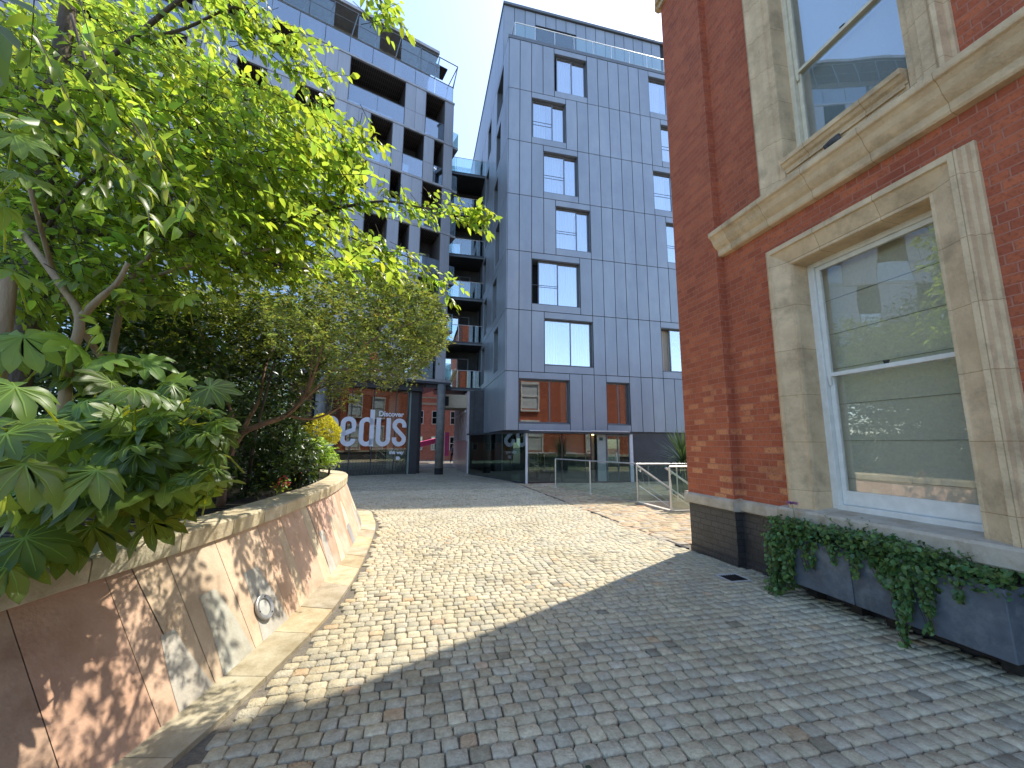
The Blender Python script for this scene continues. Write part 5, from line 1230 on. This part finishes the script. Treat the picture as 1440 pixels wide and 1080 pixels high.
# dark leaves hanging into the top-left corner, close to the camera
b_ = at(-60, 160, 1.25); b_.z = .83
nl = thing('overhanging_shrub', 'dark broad leaves hanging into the upper left corner close by', 'shrub', (b_.x - .6, b_.y, .83)); o_ = nl.location.copy()
r = np.random.default_rng(9)
pos = np.array([at(-25, -12, 1.15), at(-30, 20, 1.2), at(-20, 62, 1.2), at(-12, 30, 1.3), at(-40, 75, 1.15), at(10, -20, 1.3), at(-5, 40, 1.4)]); dr = np.array([(.9, .1, -.1), (.55, .1, -.35), (.22, .1, -.75), (.3, .1, -.9), (.5, 0, -.5), (.7, .1, .0), (.2, 0, -1)])
up = np.array((.2, -.5, .8)) + r.normal(0, .2, (len(pos), 3))
leaf_cloud('foliage', pos, dr, up, .17, .085, leafcols(len(pos), r, .1, .05) * .75, M['leaf_fatsia'], nl)
m_ = MB(); limb(m_, [(0, 0, 0), (.05, 0, .8), Vector(at(-60, 120, 1.2)) - o_, Vector(at(-30, 20, 1.2)) - o_, Vector(at(10, -20, 1.3)) - o_], .025, .006, 7); m_.build('stem', M['bark'], nl, smooth=True)

# ---- small plants at the end of the planter ---------------------------------
def ball(name, label, px, py, Y, rad, n, L, W, mat, seed, cat='shrub', squash=1.0, zb=.9):
    c = at(px, py, Y); t = thing(name, label, cat, (c.x, c.y, zb)); r = np.random.default_rng(seed)
    d = nrmz(r.normal(0, 1, (n, 3))); d[:, 2] = np.where(d[:, 2] < -.55, -d[:, 2], d[:, 2])
    rr_ = rad * (1 + .05 * np.sin(d[:, 0] * 5 + 1) + .04 * np.sin(d[:, 2] * 7)) * r.uniform(.86, 1.02, n)
    pos = np.array(c) + d * rr_[:, None] * np.array((1, 1, squash)); dr = d * .6 + r.normal(0, .6, (n, 3)); up = d + r.normal(0, .5, (n, 3))
    leaf_cloud('foliage', pos, dr, up, L * r.uniform(.7, 1.2, n), W, leafcols(n, r, .2, .06), M[mat], t)
    m_ = MB(); m_.tube([(0, 0, -.1), (.01, 0, max(.05, c.z - zb))], [.03, .02], 7); m_.build('stem', M['bark'], t)
    return t
ball('topiary_ball', 'golden clipped round ball bush near the far end of the planter', 452, 610, 9.0, .40, 2600, .05, .032, 'leaf_gold', 41)
t = mass('lime_shrub', 'loose lime green bush in front of the golden ball at the end of the planter', [(425, 618), (452, 612), (470, 632), (478, 645), (455, 655), (430, 668), (412, 650)], 190, (8.2, 8.8), .085, .036, 42, mat='leaf_lime', tdir=(.4, -.5, .1), extra_stems=4, tlen=(.12, .25))
t['label'] = 'loose lime green bush in front of the golden ball at the end of the planter'
ball('silver_plant', 'small silvery plant tucked under the lime green bush', 463, 655, 8.7, .13, 260, .05, .014, 'leaf_grey', 43, 'plant')
def flowers(label, pxs, seed, group='red bedding flowers by the coping'):
    r = np.random.default_rng(seed)
    for (px, py, Y, lab) in pxs:
        c = at(px, py, Y); c.z = max(c.z, .93); t = thing('flowering_plant', lab, 'flowers', (c.x, c.y, .85), 0, group)
        n = 60; d = r.normal(0, .06, (n, 3)); leaf_cloud('foliage', np.array(c) + d, r.normal(0, 1, (n, 3)), np.array((0, 0, 1)) + r.normal(0, .4, (n, 3)), .05, .04, leafcols(n, r), M['leaf_lime'], t)
        n = 50; d = r.normal(0, .055, (n, 3)) + np.array((0.03, -.05, .06)); leaf_cloud('blossom', np.array(c) + d, r.normal(0, 1, (n, 3)), np.array((.3, -.6, .7)) + r.normal(0, .4, (n, 3)), .04, .04, leafcols(n, r, .1, .03), M['petal_red'], t)
flowers('', [(437, 668, 8.0, 'red flowers beside the coping below the lime green bush'), (418, 668, 7.6, 'red flowers half hidden in leaves left of the others'), (395, 690, 6.4, 'pinkish red flowers in shade nearer along the coping')], 51)

# ---- ivy and weeds in the troughs ---------------------------------------------
def Rl(y, x, z): return np.array(G(x, y, z))
def ivy(label, spots, seed, loc):
    t = thing('ivy_plant', label, 'plant', loc, 0, 'ivy growing in the grey troughs'); r = np.random.default_rng(seed); pos, dr, up = [], [], []; vines = MB()
    out = np.array(gw) * -1
    for (y0, y1, x0, x1, z0, z1, n, kind) in spots:
        for _ in range(n):
            y = r.uniform(y0, y1); x = r.uniform(x0, x1); f = r.random(); z = z0 + (z1 - z0) * f
            if kind == 'trail':                       # thins downwards
                y = (y0 + y1) / 2 + (y - (y0 + y1) / 2) * (.25 + .75 * f)
            pos.append(Rl(y, x, z))
            dr.append(np.array((0, 0, -.8 if kind == 'trail' else -.25)) + out * r.uniform(.1, .7) + r.normal(0, .4, 3))
            up.append(out * (1.0 if kind == 'trail' else .45) + np.array((0, 0, .35 if kind == 'trail' else .9)) + r.normal(0, .35, 3))
        if kind == 'trail':
            for _ in range(4):
                ya = r.uniform(y0, y1); vines.tube([Vector(Rl(ya, x1, z1)) - Vector(loc), Vector(Rl(ya + .03, (x0 + x1) / 2, (z0 + z1) / 2)) - Vector(loc), Vector(Rl((ya + (y0 + y1) / 2) / 2, (x0 + x1) / 2, z0)) - Vector(loc)], .0022, 4, cap=False)
    n = len(pos); s = r.uniform(.6, 1.2, n)
    leaf_cloud('foliage', np.array(pos), np.array(dr), np.array(up), .046 * s, .038 * s, leafcols(n, r, .3, .14), M['leaf_ivy'], t, fold=.2, droop=.1)
    vines.build('stem', M['twig'], t)
    return t
ivy('bushy ivy curtain hiding the far end of the shorter trough down to the setts', [(-2.2, -1.80, -.36, .0, .50, .80, 760, 'top'), (-2.66, -2.1, -.32, .05, .56, .80, 620, 'top'), (-1.98, -1.80, -.40, -.25, .0, .62, 430, 'trail'), (-2.14, -1.94, -.36, -.25, .16, .64, 300, 'trail'), (-2.0, -1.76, -.35, -.05, .02, .55, 220, 'trail'), (-2.05, -1.78, -.46, -.3, -.02, .14, 70, 'trail'), (-2.40, -2.2, -.30, -.27, .38, .64, 60, 'trail'), (-2.6, -2.48, -.30, -.27, .47, .64, 34, 'trail'), (-2.26, -2.19, -.30, -.27, .30, .6, 16, 'trail')], 61, G(-.1, -2.1, .62))
ivy('ivy spilling from the longer trough with one hanging tongue of pale leaves', [(-3.0, -2.66, -.34, .05, .56, .80, 620, 'top'), (-3.35, -2.9, -.36, .05, .52, .80, 800, 'top'), (-3.72, -3.25, -.30, .05, .56, .73, 620, 'top'), (-3.22, -3.0, -.35, -.27, .20, .66, 240, 'trail'), (-3.14, -3.04, -.35, -.28, .06, .5, 70, 'trail'), (-3.36, -3.18, -.33, -.27, .30, .66, 150, 'trail'), (-3.30, -3.24, -.34, -.28, .16, .5, 34, 'trail'), (-3.13, -3.07, -.38, -.3, -.02, .16, 26, 'trail'), (-3.04, -2.9, -.32, -.27, .40, .64, 80, 'trail'), (-2.8, -2.68, -.31, -.27, .40, .62, 46, 'trail'), (-3.52, -3.44, -.31, -.27, .44, .62, 24, 'trail')], 62, G(-.1, -3.2, .62))
def sprig(label, y, x, z0, n, h, seed, spread=.12, mat='leaf_ivy', L=.035, W=.016, name='weed_plant'):
    loc = G(x, y, z0); t = thing(name, label, 'plant', loc, 0, 'weeds sprouting among the ivy'); r = np.random.default_rng(seed); m_ = MB(); pos, dr = [], []
    for k in range(n):
        q = Vector((r.normal(0, spread), r.normal(0, spread), h * r.uniform(.5, 1))); m_.tube([(0, 0, -.05), q * .5 + Vector((0, 0, .02)), q], [.003, .002, .001], 4, cap=False)
        for j in range(12):
            f = .25 + .75 * j / 11; pos.append(np.array(loc + q * f)); dr.append(np.array(q.normalized()) * .4 + r.normal(0, .6, 3))
    leaf_cloud('foliage', np.array(pos), np.array(dr), np.array((0, 0, 1)) + r.normal(0, .4, (len(pos), 3)), L, W, leafcols(len(pos), r), M[mat], t); m_.build('stem', M['twig'], t); return t
sprig('feathery weed standing up in the middle of the ivy', -2.62, -.12, .70, 9, .20, 71)
sprig('darker feathery weed nearer the camera among the ivy', -2.98, -.10, .70, 11, .17, 72)
sprig('short ferny weed at the near end of the troughs', -3.45, -.05, .68, 8, .12, 73)
loc = G(-.16, -2.02, .66); t = thing('mauve_flower', 'single mauve flower on a thin stalk rising from the ivy', 'flower', loc); r = np.random.default_rng(74)
m_ = MB(); m_.tube([(0, 0, -.1), (.01, 0, .15), (0, .01, .30)], [.004, .003, .002], 5); m_.build('stalk', M['leaf_stalk'], t)
n = 34; an = r.uniform(0, 6.28, n); d = np.c_[np.cos(an), np.sin(an), r.uniform(-.1, .5, n)]; leaf_cloud('blossom', np.array(loc) + np.array((0, .01, .30)) + d * .006, d, np.array((0, 0, 1)) + r.normal(0, .2, (n, 3)), .062, .026, leafcols(n, r, .1, .03), M['petal_pink'], t)
n = 40; leaf_cloud('foliage', np.array(loc) + r.normal(0, .05, (n, 3)) * np.array((1, 1, .6)) + np.array((0, 0, .03)), r.normal(0, 1, (n, 3)), np.array((0, 0, 1)) + r.normal(0, .4, (n, 3)), .08, .014, leafcols(n, r), M['leaf_ivy'], t)

# ---- spiky cordylines -----------------------------------------------------------
def spiky(label, loc, h, n, Ls, seed, potlab):
    pot = thing('square_planter', potlab, 'planter', loc, GA, 'square planters of spiky plants'); m_ = MB(); z = h
    m_.hexa([(-.26, -.26, 0), (.26, -.26, 0), (.26, .26, 0), (-.26, .26, 0)], [(-.32, -.32, z), (.32, -.32, z), (.32, .32, z), (-.32, .32, z)]); m_.build('pot_body', M['lead'], pot, bevel=.01)
    MB().box(-.28, .28, -.28, .28, z + .002, z + .02).build('soil', M['soil'], pot)
    t = thing('spiky_plant', label, 'plant', (loc[0], loc[1], loc[2] + z), 0, 'spiky sword leaved plants'); r = np.random.default_rng(seed); mb = MB()
    for k in range(n):
        az = r.uniform(0, 6.28); el = r.uniform(.15, 1.45); L = Ls * r.uniform(.7, 1.1); d = Vector((math.cos(az), math.sin(az), 0)); s = Vector((-d.y, d.x, 0)); P = []
        for j in range(6):
            f = j / 5; rad = L * f * math.cos(el) + L * .12 * f * f; zz = .12 + L * f * math.sin(el) - L * .42 * f * f * math.cos(el); P.append((d * rad + Vector((0, 0, zz)), .022 * (1 - f) ** .6 + .002))
        c = (1 + r.normal(0, .2),) * 3
        for (a, wa), (b, wb) in zip(P[:-1], P[1:]): mb.face([a - s * wa, a + s * wa, b + s * wb, b - s * wb], c)
    mb.build('foliage', M['leaf_spike'], t); m_ = MB(); m_.tube([(0, 0, -.02), (0, 0, .25)], [.05, .04], 8); m_.build('stem', M['bark'], t)
p_ = at(960, 640, 13.2); p_.z = gz(p_.y)
spiky('spiky sword leaved plant showing behind the brick pier above the glass railings', p_, .95, 190, 1.35, 81, 'dark square planter behind the brick pier')
p_ = at(764, 640, 19.2); p_.z = gz(p_.y) + .002
spiky('spiky plant standing inside the glass lobby near its white corner post', p_, .75, 120, .95, 82, 'dark square planter inside the glass lobby')

# ================================================================ PERSON
Yp = 37.5; pp = at(636.5, 640, Yp); pp.z = gz(pp.y)
pe = thing('person', 'person in a grey top and dark trousers walking out of the far passage', 'person', pp, R_(20))
def skin(name, verts, edges, rad, mat, root=0, parent=None, sub=1):
    me = bpy.data.meshes.new(name); me.from_pydata(verts, edges, []); me.materials.append(mat)
    o = bpy.data.objects.new(name, me); COL.objects.link(o); o.parent = parent
    s = o.modifiers.new('skin', 'SKIN'); me.skin_vertices.new() if not me.skin_vertices else None
    for i, rr_ in enumerate(rad): me.skin_vertices[0].data[i].radius = (rr_, rr_) if not isinstance(rr_, tuple) else rr_; me.skin_vertices[0].data[i].use_root = (i == root)
    q = o.modifiers.new('sub', 'SUBSURF'); q.levels = q.render_levels = sub
    for p in me.polygons: p.use_smooth = True
    return o
bv = [(0, 0, .92), (0, 0, 1.12), (0, 0, 1.34), (0, 0, 1.44), (0, -.01, 1.50), (0, -.02, 1.60), (0, -.01, 1.67),
      (.10, 0, .88), (.11, -.12, .50), (.11, .02, .08), (.11, -.10, .03), (-.10, 0, .88), (-.11, .10, .50), (-.11, .28, .14), (-.11, .20, .05),
      (.17, 0, 1.38), (.23, .06, 1.12), (.24, -.03, .88), (.24, -.07, .79), (-.17, 0, 1.38), (-.23, -.06, 1.12), (-.24, -.14, .90), (-.24, -.18, .82)]
be = [(0, 1), (1, 2), (2, 3), (3, 4), (4, 5), (5, 6), (0, 7), (7, 8), (8, 9), (9, 10), (0, 11), (11, 12), (12, 13), (13, 14), (3, 15), (15, 16), (16, 17), (17, 18), (3, 19), (19, 20), (20, 21), (21, 22)]
br_ = [.12, .105, .13, .07, .05, .085, .06, .085, .055, .04, .03, .085, .055, .04, .03, .055, .042, .032, .03, .055, .042, .032, .03]
skin('body', bv, be, br_, M['skin'], 0, pe)
skin('top', [bv[0], bv[1], bv[2], bv[3], bv[15], bv[16], bv[19], bv[20]], [(0, 1), (1, 2), (2, 3), (3, 4), (4, 5), (3, 6), (6, 7)], [.135, .125, .15, .09, .07, .055, .07, .055], M['cloth_grey'], 0, pe)
skin('trousers', [bv[0], bv[7], bv[8], bv[9], bv[11], bv[12], bv[13]], [(0, 1), (1, 2), (2, 3), (0, 4), (4, 5), (5, 6)], [.13, .10, .07, .06, .10, .07, .06], M['cloth_dark'], 0, pe)
skin('hair', [(0, .01, 1.60), (0, .02, 1.67), (0, .0, 1.70)], [(0, 1), (1, 2)], [.09, .085, .05], M['hair'], 0, pe)

# a fallen leaf on the setts
fl = at(822, 1040, 2.27); fl.z = gz(fl.y) + .012
t = thing('fallen_leaf', 'small dark green leaf lying on the shaded setts', 'leaf', fl)
leaf_cloud('blade', np.array([fl]), np.array([(.6, -.8, .05)]), np.array([(0., 0, 1)]), .055, .03, np.ones((1, 3)), M['leaf_dark'], t)

r = np.random.default_rng(99); n = 420
xy = np.c_[r.uniform(-8, .0, n), r.uniform(-5.5, 8, n)]; P_ = np.array([G(a, b) for a, b in xy]); ok = P_[:, 0] > kerb_x(P_[:, 1]) + .03; P_ = P_[ok]; n = len(P_); P_[:, 2] = -SLOPE * P_[:, 1] + .004
M['litter'] = leafm('dry_litter', (.16, .12, .06), (.1, .08, .04), .2, .7)
o = leaf_cloud('leaf_litter', P_, np.c_[r.normal(0, 1, (n, 2)), r.normal(0, .1, n)], np.array((0, 0, 1)) + r.normal(0, .2, (n, 3)), r.uniform(.008, .028, n), r.uniform(.005, .014, n), leafcols(n, r, .3, .2), M['litter'], None)
o['kind'] = 'stuff'
